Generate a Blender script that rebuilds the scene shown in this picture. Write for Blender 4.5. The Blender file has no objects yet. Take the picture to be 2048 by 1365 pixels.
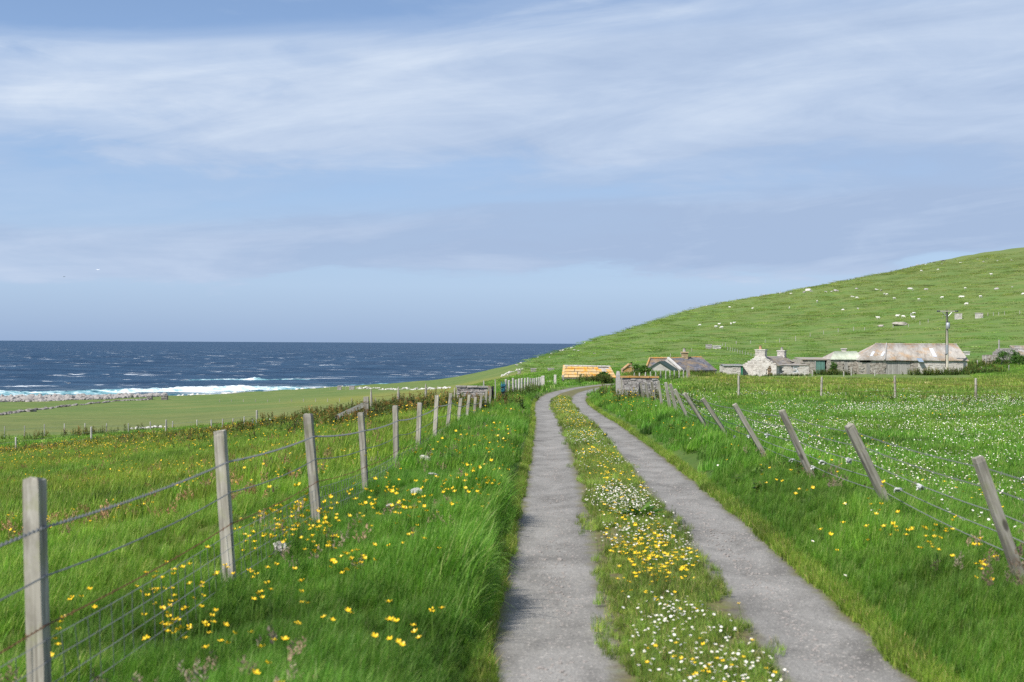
import bpy, bmesh, math, random
import numpy as np
from mathutils import Vector, Matrix, Euler, noise as mnoise

random.seed(7)
rng = np.random.default_rng(11)
R = math.radians
scene = bpy.context.scene
C = scene.collection

# ---------------------------------------------------------------- camera
F = 2560.0          # focal length in photograph pixels (45 mm on 36 mm)
CAMZ = 1.75
cam_d = bpy.data.cameras.new('camera')
cam = bpy.data.objects.new('camera', cam_d)
C.objects.link(cam)
cam_d.sensor_width = 36.0
cam_d.lens = 45.0
cam_d.clip_start = 0.05
cam_d.clip_end = 120000.0
cam_d.dof.use_dof = True
cam_d.dof.focus_distance = 70.0
cam_d.dof.aperture_fstop = 4.2
cam.matrix_world = (Matrix.Translation((0, 0, CAMZ)) @ Matrix.Rotation(R(90) + 0.0016, 4, 'X')
                    @ Matrix.Rotation(0.0055, 4, 'Z'))
scene.camera = cam

# ---------------------------------------------------------------- sky and sun
SUN_EL, SUN_AZ = R(47), R(-135)     # azimuth clockwise from +Y: behind the camera, to the left
world = bpy.data.worlds.new('World')
scene.world = world
world.use_nodes = True
nt = world.node_tree
nt.nodes.clear()

def nd(t, kind, **kw):
    n = t.nodes.new(kind)
    for k, v in kw.items():
        if k == 'ins':
            for a, b in v.items():
                n.inputs[a].default_value = b
        else:
            setattr(n, k, v)
    return n

def mth(t, op, a, b=None, c=None, clamp=False):
    n = t.nodes.new('ShaderNodeMath')
    n.operation = op
    n.use_clamp = clamp
    for i, v in enumerate((a, b, c)):
        if v is None:
            continue
        if isinstance(v, (int, float)):
            n.inputs[i].default_value = v
        else:
            t.links.new(v, n.inputs[i])
    return n.outputs[0]

def ramp(t, fac, stops, interp='LINEAR'):
    n = t.nodes.new('ShaderNodeValToRGB')
    n.color_ramp.interpolation = interp
    e = n.color_ramp.elements
    while len(e) < len(stops):
        e.new(0.5)
    for el, (p, c) in zip(e, stops):
        el.position = p
        el.color = (c, c, c, 1) if isinstance(c, (int, float)) else (*c, 1)
    if fac is not None:
        t.links.new(fac, n.inputs[0])
    return n.outputs[0]

def mixc(t, fac, a, b, blend='MIX'):
    n = t.nodes.new('ShaderNodeMix')
    n.data_type = 'RGBA'
    n.blend_type = blend
    for sock, v in ((n.inputs['Factor'], fac), (n.inputs[6], a), (n.inputs[7], b)):
        if isinstance(v, (int, float)):
            sock.default_value = v
        elif isinstance(v, tuple):
            sock.default_value = (*v, 1)
        else:
            t.links.new(v, sock)
    return n.outputs[2]

def noise_n(t, vec, scale, detail=4, rough=0.55, dist=0.0, out='Fac'):
    n = t.nodes.new('ShaderNodeTexNoise')
    n.inputs['Scale'].default_value = scale
    n.inputs['Detail'].default_value = detail
    n.inputs['Roughness'].default_value = rough
    n.inputs['Distortion'].default_value = dist
    if vec is not None:
        t.links.new(vec, n.inputs['Vector'])
    return n.outputs[out]

def mapping(t, vec, scale=(1, 1, 1), loc=(0, 0, 0), rot=(0, 0, 0)):
    n = t.nodes.new('ShaderNodeMapping')
    n.inputs['Scale'].default_value = scale
    n.inputs['Location'].default_value = loc
    n.inputs['Rotation'].default_value = rot
    t.links.new(vec, n.inputs['Vector'])
    return n.outputs[0]

def build_world():
    t = nt
    tc = nd(t, 'ShaderNodeTexCoord')
    sky = nd(t, 'ShaderNodeTexSky')
    sky.sky_type = 'NISHITA'
    sky.sun_disc = False
    sky.sun_elevation = SUN_EL
    sky.sun_rotation = SUN_AZ
    sky.air_density = 1.0
    sky.dust_density = 0.35
    sky.ozone_density = 2.5
    sep = nd(t, 'ShaderNodeSeparateXYZ')
    t.links.new(tc.outputs['Generated'], sep.inputs[0])
    x, y, z = sep.outputs
    el = mth(t, 'MAXIMUM', z, 0.0)
    def vec(a, b, c):
        n = nd(t, 'ShaderNodeCombineXYZ')
        for i, v in enumerate((a, b, c)): t.links.new(v, n.inputs[i])
        return n.outputs[0]
    def lin(k, e, off=0.0): return mth(t, 'MULTIPLY_ADD', e, k, off)
    # broad banks, stretched along the horizon and rising slightly to the east
    nA = noise_n(t, vec(lin(1.0, x), mth(t, 'SUBTRACT', lin(4.4, el), lin(0.24, x)), lin(1.0, y)), 2.3, 9, 0.50, 0.55)
    # combed wisps
    nB = noise_n(t, vec(lin(2.0, x, 4.0), mth(t, 'SUBTRACT', lin(15.0, el), lin(1.5, x)), lin(2.0, y)), 1.7, 11, 0.62, 0.9)
    # finer mottling
    nC = noise_n(t, vec(lin(5.0, x, 9.0), lin(19.0, el), lin(5.0, y)), 1.6, 11, 0.62, 0.5)
    big = mth(t, 'ADD', lin(0.95, nA), mth(t, 'ADD', lin(0.22, nB), lin(0.34, nC)))
    elw = mth(t, 'ADD', el, mth(t, 'ADD', lin(0.075, nA, -0.0375), mth(t, 'ADD', lin(0.030, nC, -0.015), lin(-0.03, x))))
    cov = ramp(t, lin(2.5, elw), [(0.0, 0.0), (0.118, 0.02), (0.148, 0.46), (0.225, 0.43), (0.270, 0.17), (0.325, 0.20), (0.385, 0.48), (0.48, 0.52), (0.55, 0.36), (0.62, 0.06), (1.0, 0.12)], 'EASE')
    east = mth(t, 'MULTIPLY', ramp(t, lin(1.0, x, 0.5), [(0.18, 0.0), (0.45, 0.55), (0.75, 1.0)]), ramp(t, lin(2.5, el), [(0.09, 0.0), (0.17, 0.7), (0.4, 1.0)]))
    dens = mth(t, 'SUBTRACT', mth(t, 'ADD', big, mth(t, 'ADD', cov, lin(0.36, east))), 1.00)
    mask = ramp(t, lin(2.3, dens, 0.25), [(0.0, 0.0), (0.30, 0.25), (0.65, 0.74), (1.0, 0.96)], 'EASE')
    # cloud shade: bright thin tops high up, lavender grey bellies low down
    lowhigh = ramp(t, lin(2.5, el), [(0.14, 0.05), (0.30, 0.18), (0.44, 1.0), (0.70, 0.75), (1, 0.7)])
    sh = mth(t, 'ADD', lin(0.50, nB), mth(t, 'ADD', mth(t, 'ADD', lin(0.30, nA), lin(0.34, nC, -.12)), mth(t, 'ADD', lin(0.22, lowhigh, -0.10), lin(-0.10, east))))
    ccol = ramp(t, sh, [(0.28, (0.262, 0.352, 0.515)), (0.44, (0.345, 0.432, 0.580)), (0.60, (0.445, 0.522, 0.640)), (0.76, (0.56, 0.62, 0.695))])
    # the clear sky: Nishita, paled by sea air towards the horizon
    sc = mixc(t, 1.0, sky.outputs[0], (0.072, 0.078, 0.088), 'MULTIPLY')
    air = mth(t, 'SUBTRACT', 1.0, ramp(t, el, [(0.0, 0.0), (0.09, 0.30), (0.30, 0.85)]))
    aircol = ramp(t, lin(5.0, el), [(0.0, (0.200, 0.300, 0.485)), (0.22, (0.280, 0.400, 0.595)), (1.0, (0.20, 0.345, 0.62))])
    sc = mixc(t, lin(0.92, air), sc, aircol)
    col = mixc(t, mask, sc, ccol)
    hs2 = nd(t, 'ShaderNodeHueSaturation', ins={'Saturation': 0.92, 'Value': 1.05})
    t.links.new(col, hs2.inputs['Color'])
    col = hs2.outputs[0]
    bg = nd(t, 'ShaderNodeBackground')
    t.links.new(col, bg.inputs[0])
    bg.inputs[1].default_value = 1.08
    out = nd(t, 'ShaderNodeOutputWorld')
    t.links.new(bg.outputs[0], out.inputs[0])
build_world()

sun_d = bpy.data.lights.new('sun', 'SUN')
sun = bpy.data.objects.new('sun', sun_d)
C.objects.link(sun)
sun_d.energy = 5.0
sun_d.angle = R(0.6)
sun_d.color = (1.0, 0.955, 0.88)
sdir = Vector((math.sin(SUN_AZ) * math.cos(SUN_EL), math.cos(SUN_AZ) * math.cos(SUN_EL), math.sin(SUN_EL)))
sun.rotation_euler = sdir.to_track_quat('Z', 'Y').to_euler()

vs = scene.view_settings
vs.view_transform = 'Standard'
vs.look = 'None'
vs.exposure = 0.3
vs.gamma = 1.0
vs.use_curve_mapping = False
scene.render.engine = 'CYCLES'
cy = scene.cycles
cy.use_denoising = False
try:
    cy.denoiser = 'OPENIMAGEDENOISE'
    cy.denoising_input_passes = 'RGB_ALBEDO_NORMAL'
except Exception:
    pass
cy.max_bounces = 5
cy.diffuse_bounces = 2
cy.glossy_bounces = 2
cy.transmission_bounces = 4
cy.transparent_max_bounces = 6
cy.caustics_reflective = False
cy.caustics_refractive = False
cy.use_adaptive_sampling = False
scene.render.use_persistent_data = False

# ---------------------------------------------------------------- helpers
def tag(o, label=None, cat=None, group=None, kind=None):
    if label: o['label'] = label
    if cat: o['category'] = cat
    if group: o['group'] = group
    if kind: o['kind'] = kind
    return o

def link(o, parent=None):
    C.objects.link(o)
    if parent is not None:
        o.parent = parent
    return o

def mesh_from(name, verts, faces, mats=(), smooth=False, mi=None):
    me = bpy.data.meshes.new(name)
    me.from_pydata([tuple(v) for v in verts], [], [tuple(f) for f in faces])
    for m in mats:
        me.materials.append(m)
    if mi is not None:
        me.polygons.foreach_set('material_index', np.asarray(mi, dtype=np.int32))
    if smooth:
        me.polygons.foreach_set('use_smooth', np.ones(len(me.polygons), dtype=bool))
    me.update()
    return me

def obj(name, me, parent=None, loc=None, rot=None, scl=None):
    o = bpy.data.objects.new(name, me)
    link(o, parent)
    if loc is not None: o.location = loc
    if rot is not None: o.rotation_euler = rot
    if scl is not None: o.scale = scl if not isinstance(scl, (int, float)) else (scl,) * 3
    return o

def empty(name, loc=(0, 0, 0), rz=0.0):
    o = bpy.data.objects.new(name, None)
    link(o)
    o.empty_display_size = 0.2
    o.location = loc
    o.rotation_euler = (0, 0, rz)
    return o

class MB:
    """collects shapes for one mesh"""
    def __init__(self):
        self.v, self.f, self.m = [], [], []
    def add(self, verts, faces, mi=0):
        b = len(self.v)
        self.v.extend([tuple(p) for p in verts])
        self.f.extend([tuple(i + b for i in f) for f in faces])
        self.m.extend([mi] * len(faces))
    def box(self, x0, x1, y0, y1, z0, z1, mi=0, j=0.0):
        vs_ = [(x, y, z) for z in (z0, z1) for y in (y0, y1) for x in (x0, x1)]
        if j:
            vs_ = [(a + random.uniform(-j, j), b + random.uniform(-j, j), c + random.uniform(-j, j)) for a, b, c in vs_]
        self.add(vs_, [(0, 2, 3, 1), (4, 5, 7, 6), (0, 1, 5, 4), (1, 3, 7, 5), (3, 2, 6, 7), (2, 0, 4, 6)], mi)
    def hexa(self, p8, mi=0):
        """p8: four bottom corners counter-clockwise, then the four above them"""
        self.add(p8, [(3, 2, 1, 0), (4, 5, 6, 7), (0, 1, 5, 4), (1, 2, 6, 5), (2, 3, 7, 6), (3, 0, 4, 7)], mi)
    def slab(self, quad, th, mi=0):
        """a plate: quad counter-clockwise seen from its outer side, thickness th inward"""
        q = [Vector(p) for p in quad]
        n = (q[1] - q[0]).cross(q[2] - q[0]).normalized()
        self.hexa([p - n * th for p in q] + q, mi)
    def tube(self, pts, r, sides=6, mi=0, cap=True):
        pts = [Vector(p) for p in pts]
        rr = r if hasattr(r, '__len__') else [r] * len(pts)
        rings = []
        up0 = None
        for i, p in enumerate(pts):
            d = (pts[min(i + 1, len(pts) - 1)] - pts[max(i - 1, 0)])
            d = d.normalized() if d.length > 1e-9 else Vector((0, 0, 1))
            ref = Vector((0, 0, 1)) if abs(d.z) < 0.9 else Vector((1, 0, 0))
            a = d.cross(ref).normalized()
            b = d.cross(a)
            rings.append([p + (a * math.cos(2 * math.pi * k / sides) + b * math.sin(2 * math.pi * k / sides)) * rr[i] for k in range(sides)])
        vs_, fs = [], []
        for rg in rings: vs_.extend(rg)
        for i in range(len(rings) - 1):
            for k in range(sides):
                k2 = (k + 1) % sides
                fs.append((i * sides + k, i * sides + k2, (i + 1) * sides + k2, (i + 1) * sides + k))
        if cap:
            fs.append(tuple(range(sides)))
            fs.append(tuple(reversed(range((len(rings) - 1) * sides, len(rings) * sides))))
        self.add(vs_, fs, mi)
    def mesh(self, name, mats, smooth=False):
        return mesh_from(name, self.v, self.f, mats if isinstance(mats, (list, tuple)) else [mats], smooth, self.m)
    def build(self, name, mats, parent=None, smooth=False):
        return obj(name, self.mesh(name, mats, smooth), parent)

# ---------------------------------------------------------------- terrain as a function
def yh(px): return 681.0 + 0.0055 * px
SEA = -13.0
near = [(3, 0.0)]
TAB = {
 -400: [(3, 0), (10, -.45), (20, -1.25), (40, -3), (80, -6), (130, -8.2), (200, -10.2), (270, -12), (310, -13), (350, -15), (500, -20), (1000, -25)],
 0: [(3, 0), (10, -.38), (20, -1.05), (40, -2.5), (80, 908), (95, -6.5), (130, 868), (200, 825), (270, 808), (310, -12.5), (335, -13.2), (370, -15.5), (500, -20), (1000, -25)],
 300: [(3, 0), (10, -.33), (20, -.85), (40, -2.1), (70, -3.9), (92, 868), (110, -6.1), (130, 860), (200, 824), (270, 805), (322, 794), (340, -12.8), (365, -15), (500, -20), (1000, -25)],
 620: [(3, 0), (10, -.2), (20, -.5), (30, -.85), (50, 848), (80, -3.6), (130, 829), (200, 808), (270, 794), (340, 782), (385, 775), (400, -13.4), (430, -16), (600, -20), (1000, -25)],
 900: [(3, 0), (15, -.05), (26, -.2), (48, -.75), (70, -1.7), (100, 803), (160, 787), (240, 775), (330, 765), (430, 757), (452, -13.4), (480, -16), (700, -20), (1000, -25)],
 1050: [(3, 0), (30, -.3), (60, -.85), (80, -1.3), (100, 776), (160, 756), (200, 746), (300, 735), (400, 724), (425, -5), (475, -13.5), (520, -17), (800, -20), (1000, -25)],
 1150: [(3, 0), (30, -.3), (60, -.9), (80, -1.1), (110, 761), (130, 753), (160, 747), (230, 731), (320, 711), (420, 695), (485, 684), (515, 1.0), (600, -13), (800, -20), (1000, -25)],
 1300: [(3, 0), (30, -.3), (58, -.85), (80, -1.1), (100, -1.05), (118, 743), (128, -1.2), (140, -2.6), (155, -2.6), (175, -1.6), (230, 716), (320, 690), (420, 665), (500, 648), (560, 641), (620, 12), (800, -5), (1000, -20)],
 1420: [(3, 0), (15, -.12), (30, -.4), (63, 798), (90, 765), (115, 746), (130, -1.6), (140, -2.6), (155, -2.6), (175, -1.5), (230, 714), (320, 685), (420, 652), (500, 628), (570, 606), (640, 20), (800, 8), (1000, 0)],
 1520: [(3, 0), (10, -.06), (15, -.15), (30, -.4), (63, 799), (100, 771), (150, 751), (165, -2.0), (185, -1.9), (200, 736), (260, 712), (340, 683), (430, 648), (520, 615), (590, 590), (660, 25), (850, 15), (1000, 10)],
 1700: [(3, 0), (10, -.07), (15, -.16), (30, -.4), (63, 800), (100, 772), (155, 751), (170, -2.0), (185, -1.6), (200, 730), (260, 702), (340, 668), (430, 626), (520, 588), (610, 556), (680, 34), (900, 25), (1000, 20)],
 1900: [(3, 0), (10, -.08), (15, -.17), (30, -.4), (63, 803), (100, 775), (155, 751), (170, -1.9), (185, -1.0), (200, 715), (260, 682), (340, 640), (430, 596), (520, 558), (610, 528), (690, 510), (760, 51), (950, 40), (1000, 38)],
 2050: [(3, 0), (10, -.08), (15, -.17), (30, -.4), (63, 803), (100, 776), (140, 754), (160, 740), (200, 708), (260, 668), (340, 625), (430, 578), (520, 540), (610, 510), (690, 490), (780, 60), (950, 50), (1000, 48)],
 2600: [(3, 0), (10, -.1), (30, -.4), (63, -1.1), (100, -1.2), (160, 0.4), (200, 3), (260, 8), (340, 17), (430, 29), (520, 42), (610, 55), (690, 66), (800, 72), (1000, 60)],
}
LD = np.linspace(math.log(3), math.log(1000), 420)
PXG = np.arange(-1500, 3501, 10.0)
def _terrain_grid():
    pxs = sorted(TAB)
    cols = []
    for p in pxs:
        d = np.array([a for a, b in TAB[p]], float)
        z = np.array([CAMZ + (yh(p) - b) / F * a if b > 300 else b for a, b in TAB[p]], float)
        cols.append(np.interp(np.exp(LD), d, z))
    cols = np.array(cols)
    g = np.empty((len(PXG), len(LD)))
    for j in range(len(LD)):
        g[:, j] = np.interp(PXG, pxs, cols[:, j])
    def smooth(a, sig, axis):
        k = int(sig * 3)
        w = np.exp(-0.5 * (np.arange(-k, k + 1) / sig) ** 2); w /= w.sum()
        pad = [(0, 0), (0, 0)]; pad[axis] = (k, k)
        b = np.pad(a, pad, mode='edge')
        return np.apply_along_axis(lambda r: np.convolve(r, w, 'valid'), axis, b)
    g = smooth(g, 3.0, 1)
    g = smooth(g, 5.0, 0)
    return g
TG = _terrain_grid()

_ws = []
_r2 = np.random.default_rng(5)
for _lam, _amp in ((260, 1), (150, .8), (90, .6), (55, .5), (34, .34), (20, .24), (12, .17), (7, .11), (4, .07), (2.2, .05), (1.2, .03)):
    for _k in range(4):
        a_ = _r2.uniform(0, math.pi)
        _ws.append((2 * math.pi / _lam / _r2.uniform(.8, 1.25), math.cos(a_), math.sin(a_), _r2.uniform(0, 6.28), _amp, _lam))
def waves(X, Y, lo, hi):
    """smooth pseudo noise, wavelengths lo..hi metres, about -1..1"""
    o = np.zeros(np.broadcast(X, Y).shape); tot = 0
    for k, cx, sy, ph, amp, lam in _ws:
        if lo <= lam <= hi:
            o = o + amp * np.sin(k * (cx * X + sy * Y) + ph + 1.3 * np.sin(k * .7 * (sy * X - cx * Y) + ph * 2))
            tot += amp
    return o / max(tot * .5, 1e-6)

_ry = np.array([-15, 0, 20, 34, 40, 47, 54, 62, 70, 80, 86, 92, 98, 104, 110, 125], float)
_rx = np.array([.36, .81, 1.40, 1.74, 1.84, 1.93, 2.08, 2.45, 3.10, 4.40, 5.40, 6.70, 8.6, 11.5, 16, 32], float)
_RY = np.linspace(-15, 125, 561)
_RX = np.interp(_RY, _ry, _rx)
_k = np.exp(-0.5 * (np.arange(-24, 25) / 8.0) ** 2); _k /= _k.sum()
_RX = np.convolve(np.pad(_RX, 24, mode='reflect', reflect_type='odd'), _k, 'valid')
_RS = np.gradient(_RX, _RY)
def xc(Y): return np.interp(Y, _RY, _RX)
def s_of(X, Y):
    c = np.interp(Y, _RY, 1 / np.sqrt(1 + _RS ** 2))
    return (X - xc(Y)) * c
def zr(Y): return np.interp(Y, [-15, 0, 12, 23, 34, 40, 54, 70, 80, 92, 110], [0.0, 0, 0, -.18, -.40, -.55, -.81, -.98, -1.12, -1.28, -1.45])
def sst(a, b, x):
    t = np.clip((x - a) / (b - a), 0, 1)
    return t * t * (3 - 2 * t)
def zfun(X, Y):
    X = np.asarray(X, float); Y = np.asarray(Y, float)
    d = np.clip(Y, 3.0, 995.0)
    px = np.clip(1024 + F * X / d, -1490, 3490)
    fi = (px - PXG[0]) / 10.0
    fj = (np.log(d) - LD[0]) / (LD[1] - LD[0])
    i = np.clip(fi.astype(int), 0, len(PXG) - 2); j = np.clip(fj.astype(int), 0, len(LD) - 2)
    a = fi - i; b = fj - j
    z = (TG[i, j] * (1 - a) * (1 - b) + TG[i + 1, j] * a * (1 - b) + TG[i, j + 1] * (1 - a) * b + TG[i + 1, j + 1] * a * b)
    amp_far = sst(150, 420, Y)
    z = z + waves(X, Y, 1, 5) * 0.035 * (1 - 0.5 * amp_far) + waves(X, Y, 6, 21) * (0.03 + 0.30 * amp_far) + waves(X, Y, 30, 95) * 0.55 * amp_far * sst(-9, 2, z)
    s = s_of(X, Y)
    r = zr(Y)
    hl = np.interp(Y, [0, 8, 20, 60, 90], [.21, .21, .18, .14, .05]) * (1 - .5 * sst(1.7, 2.8, -s))
    hr = np.interp(Y, [0, 8, 15, 25, 31, 40, 48, 55, 75, 92], [.17, .20, .22, .27, .34, .36, .24, .06, .05, .05])
    hump = waves(X, Y, 1, 3) * .05 + waves(X * 1.9, Y * 1.9, 1, 3) * .028
    prof = np.where(s < 0, r + hl * sst(1.1, 1.5, -s) + hump * sst(1.15, 1.5, -s), r + hr * sst(1.12, 1.9, s) + hump * .8 * sst(1.2, 1.6, s))
    wl = 1 - sst(2.7, 7.0, -s)
    wr = 1 - sst(2.3, 5.0, s)
    w = np.where(s < 0, wl, wr) * (1 - sst(100, 116, Y))
    z = z * (1 - w) + prof * w
    on = 1 - sst(1.05, 1.22, np.abs(s))
    return z - 0.05 * on * (Y < 112)

def P(px, py, d):
    return Vector(((px - 1024) / F * d, d, CAMZ + (yh(px) - py) / F * d))
_MY = np.exp(np.linspace(math.log(3.2), math.log(990), 1500))
def hit(px, py, dz=0.0, dmin=3.2):
    """where the sight line through a photograph pixel meets the ground (raised by dz)"""
    Y = _MY[_MY >= dmin]
    X = (px - 1024) / F * Y
    zz = CAMZ + (yh(px) - py) / F * Y
    g = zz - (zfun(X, Y) + dz)
    k = np.where(g <= 0)[0]
    if len(k):
        k = k[0]
        if k > 0:
            t = g[k - 1] / (g[k - 1] - g[k] + 1e-9)
            y = Y[k - 1] + (Y[k] - Y[k - 1]) * t
        else:
            y = Y[0]
    else:
        m = Y < 760
        y = Y[m][np.argmin(g[m] / Y[m])]
    x = (px - 1024) / F * y
    return Vector((x, y, float(zfun(x, y))))
def gz(x, y): return float(zfun(x, y))
# ---------------------------------------------------------------- materials
def new_mat(name):
    m = bpy.data.materials.new(name)
    m.use_nodes = True
    t = m.node_tree
    t.nodes.clear()
    out = t.nodes.new('ShaderNodeOutputMaterial')
    b = t.nodes.new('ShaderNodeBsdfPrincipled')
    t.links.new(b.outputs[0], out.inputs[0])
    return m, t, b, out

def setc(t, sock, v):
    if isinstance(v, tuple): sock.default_value = (*v, 1)
    elif isinstance(v, (int, float)): sock.default_value = v
    else: t.links.new(v, sock)

def bump(t, b, h, strength=0.5, dist=0.02):
    n = t.nodes.new('ShaderNodeBump')
    n.inputs['Strength'].default_value = strength
    n.inputs['Distance'].default_value = dist
    t.links.new(h, n.inputs['Height'])
    t.links.new(n.outputs[0], b.inputs['Normal'])

def coords(t, kind='Object'):
    return t.nodes.new('ShaderNodeTexCoord').outputs[kind]

def simple(name, col, rough=0.8, spec=0.3, var=0.25, scale=6.0, metal=0.0, bmp=0.2, col2=None, dist=0.01):
    m, t, b, o = new_mat(name)
    v = coords(t)
    n = noise_n(t, v, scale, 6, 0.6)
    c2 = col2 if col2 else tuple(c * (1 - var) for c in col)
    c1 = tuple(min(1, c * (1 + var * .6)) for c in col)
    setc(t, b.inputs['Base Color'], ramp(t, n, [(0.32, c2), (0.68, c1)]))
    b.inputs['Roughness'].default_value = rough
    b.inputs['Specular IOR Level'].default_value = spec
    b.inputs['Metallic'].default_value = metal
    if bmp: bump(t, b, noise_n(t, v, scale * 4, 4), bmp, dist)
    return m

def mat_ground():
    m, t, b, o = new_mat('ground_turf')
    at = t.nodes.new('ShaderNodeAttribute'); at.attribute_name = 'Col'
    geo = t.nodes.new('ShaderNodeNewGeometry')
    v = geo.outputs['Position']
    fine = noise_n(t, v, 1.6, 8, 0.68)
    mid = noise_n(t, mapping(t, v, (.12, .12, .12)), 1.0, 7, 0.6, 0.4)
    streak = noise_n(t, mapping(t, v, (.07, .35, .35)), 1.0, 6, 0.65, 0.5)
    c = at.outputs['Color']
    c = mixc(t, mth(t, 'MULTIPLY', ramp(t, mid, [(0.42, 0), (0.66, 1)]), 0.68), c, (0.185, 0.205, 0.068))
    c = mixc(t, mth(t, 'MULTIPLY', ramp(t, streak, [(0.5, 0), (0.72, 1)]), 0.65), c, (0.070, 0.130, 0.034))
    c = mixc(t, mth(t, 'MULTIPLY', ramp(t, fine, [(0.50, 0), (0.74, 1)]), 0.6), c, (0.050, 0.105, 0.022))
    setc(t, b.inputs['Base Color'], c)
    b.inputs['Roughness'].default_value = 0.95
    b.inputs['Specular IOR Level'].default_value = 0.1
    h = mth(t, 'ADD', mth(t, 'MULTIPLY', noise_n(t, v, 4.0, 6, 0.7), 0.22), mth(t, 'MULTIPLY', noise_n(t, v, 0.55, 5, 0.65), 0.9))
    bump(t, b, h, 0.7, 0.4)
    return m

def mat_track():
    m, t, b, o = new_mat('worn_tarmac')
    at = t.nodes.new('ShaderNodeAttribute'); at.attribute_name = 'sv'
    geo = t.nodes.new('ShaderNodeNewGeometry')
    v = geo.outputs['Position']
    s = at.outputs['Fac']
    a = mth(t, 'ABSOLUTE', s)
    wob = mth(t, 'MULTIPLY', mth(t, 'SUBTRACT', noise_n(t, v, 3.2, 5, 0.65), 0.5), 0.30)
    aw = mth(t, 'ADD', a, wob)
    inner = ramp(t, aw, [(0.36, 0), (0.50, 1)])
    outer = ramp(t, mth(t, 'MULTIPLY', aw, 0.5), [(0.52, 1), (0.575, 0)])
    road = mth(t, 'MULTIPLY', inner, outer)
    grit = noise_n(t, v, 42, 4, 0.75)
    vor = t.nodes.new('ShaderNodeTexVoronoi'); vor.inputs['Scale'].default_value = 60
    t.links.new(v, vor.inputs['Vector'])
    blot = noise_n(t, mapping(t, v, (1.6, .9, 1)), 1.3, 7, 0.62, 0.3)
    base = ramp(t, blot, [(0.3, (0.135, 0.127, 0.115)), (0.50, (0.225, 0.214, 0.196)), (0.72, (0.302, 0.288, 0.266))])
    stn = ramp(t, vor.outputs['Distance'], [(0.15, 1.18), (0.55, 0.80)])
    base = mixc(t, 0.75, base, stn, 'MULTIPLY')
    base = mixc(t, ramp(t, grit, [(0.585, 0), (0.64, 0.85)]), base, (0.47, 0.43, 0.385))
    base = mixc(t, ramp(t, noise_n(t, v, 31, 4, 0.7), [(0.60, 0), (0.66, 0.7)]), base, (0.07, 0.065, 0.065))
    # wheel line: the middle of each strip is polished a little paler
    wl = ramp(t, mth(t, 'ABSOLUTE', mth(t, 'SUBTRACT', a, 0.76)), [(0.0, 1.06), (0.25, 0.98), (0.40, 0.72)])
    base = mixc(t, 1.0, base, wl, 'MULTIPLY')
    dirt = ramp(t, noise_n(t, v, 9, 6, 0.65), [(0.35, (0.095, 0.072, 0.045)), (0.55, (0.15, 0.145, 0.055)), (0.7, (0.10, 0.13, 0.035))])
    setc(t, b.inputs['Base Color'], mixc(t, road, dirt, base))
    b.inputs['Roughness'].default_value = 0.9
    b.inputs['Specular IOR Level'].default_value = 0.2
    bump(t, b, mth(t, 'ADD', mth(t, 'MULTIPLY', vor.outputs['Distance'], -0.6), grit), 0.55, 0.008)
    return m

def mat_sea():
    m, t, b, o = new_mat('sea_water')
    geo = t.nodes.new('ShaderNodeNewGeometry')
    v = geo.outputs['Position']
    sep = nd(t, 'ShaderNodeSeparateXYZ'); t.links.new(v, sep.inputs[0])
    dist = mth(t, 'SQRT', mth(t, 'ADD', mth(t, 'POWER', sep.outputs[0], 2.0), mth(t, 'POWER', sep.outputs[1], 2.0)))
    n1 = noise_n(t, mapping(t, v, (.035, .075, 1), (0, 0, 0), (0, 0, R(8))), 1.0, 6, 0.62, 0.3)
    n2 = noise_n(t, mapping(t, v, (.004, .012, 1)), 1.0, 5, 0.6)
    c = ramp(t, mth(t, 'ADD', mth(t, 'MULTIPLY', n1, .7), mth(t, 'MULTIPLY', n2, .3)), [(0.36, (0.008, 0.030, 0.068)), (0.52, (0.018, 0.053, 0.105)), (0.68, (0.044, 0.098, 0.163))])
    # shallow water by the shore turns green
    sh = t.nodes.new('ShaderNodeAttribute'); sh.attribute_name = 'shore'
    c = mixc(t, mth(t, 'MULTIPLY', sh.outputs['Fac'], 0.75), c, (0.03, 0.13, 0.16))
    # white horses
    w1 = noise_n(t, mapping(t, v, (.055, .14, 1), (7, 3, 0)), 1.0, 5, 0.62, 0.6)
    w2 = noise_n(t, mapping(t, v, (.010, .022, 1), (2, 9, 0)), 1.0, 4, 0.6)
    f = mth(t, 'ADD', w1, mth(t, 'MULTIPLY', mth(t, 'SUBTRACT', w2, 0.5), 0.35))
    foam = ramp(t, f, [(0.635, 0), (0.70, 0.92)])
    w3 = noise_n(t, mapping(t, v, (.012, .05, 1), (17, 3, 0)), 1.0, 6, 0.68, 0.8)
    foam2 = ramp(t, w3, [(0.645, 0), (0.72, 0.9)])
    foam = mth(t, 'MAXIMUM', foam, foam2)
    lace = mth(t, 'MULTIPLY', sh.outputs['Fac'], ramp(t, noise_n(t, mapping(t, v, (.10, .18, 1)), 1.0, 7, 0.7, 0.8), [(0.46, 0), (0.60, 1)]))
    foam = mth(t, 'MULTIPLY', foam, ramp(t, mth(t, 'MULTIPLY', dist, 0.0001), [(0.06, 1.0), (0.25, 0.55), (0.8, 0.25)]))
    foam = mth(t, 'MAXIMUM', foam, lace)
    setc(t, b.inputs['Base Color'], mixc(t, foam, c, (0.80, 0.85, 0.88)))
    setc(t, b.inputs['Roughness'], mth(t, 'MULTIPLY_ADD', foam, 0.5, 0.42))
    b.inputs['IOR'].default_value = 1.33
    b.inputs['Specular IOR Level'].default_value = 0.16
    bump(t, b, mth(t, 'ADD', n1, mth(t, 'MULTIPLY', noise_n(t, mapping(t, v, (.25, .5, 1)), 1.0, 5, 0.7), .35)), 1.0, 3.2)
    return m

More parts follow.
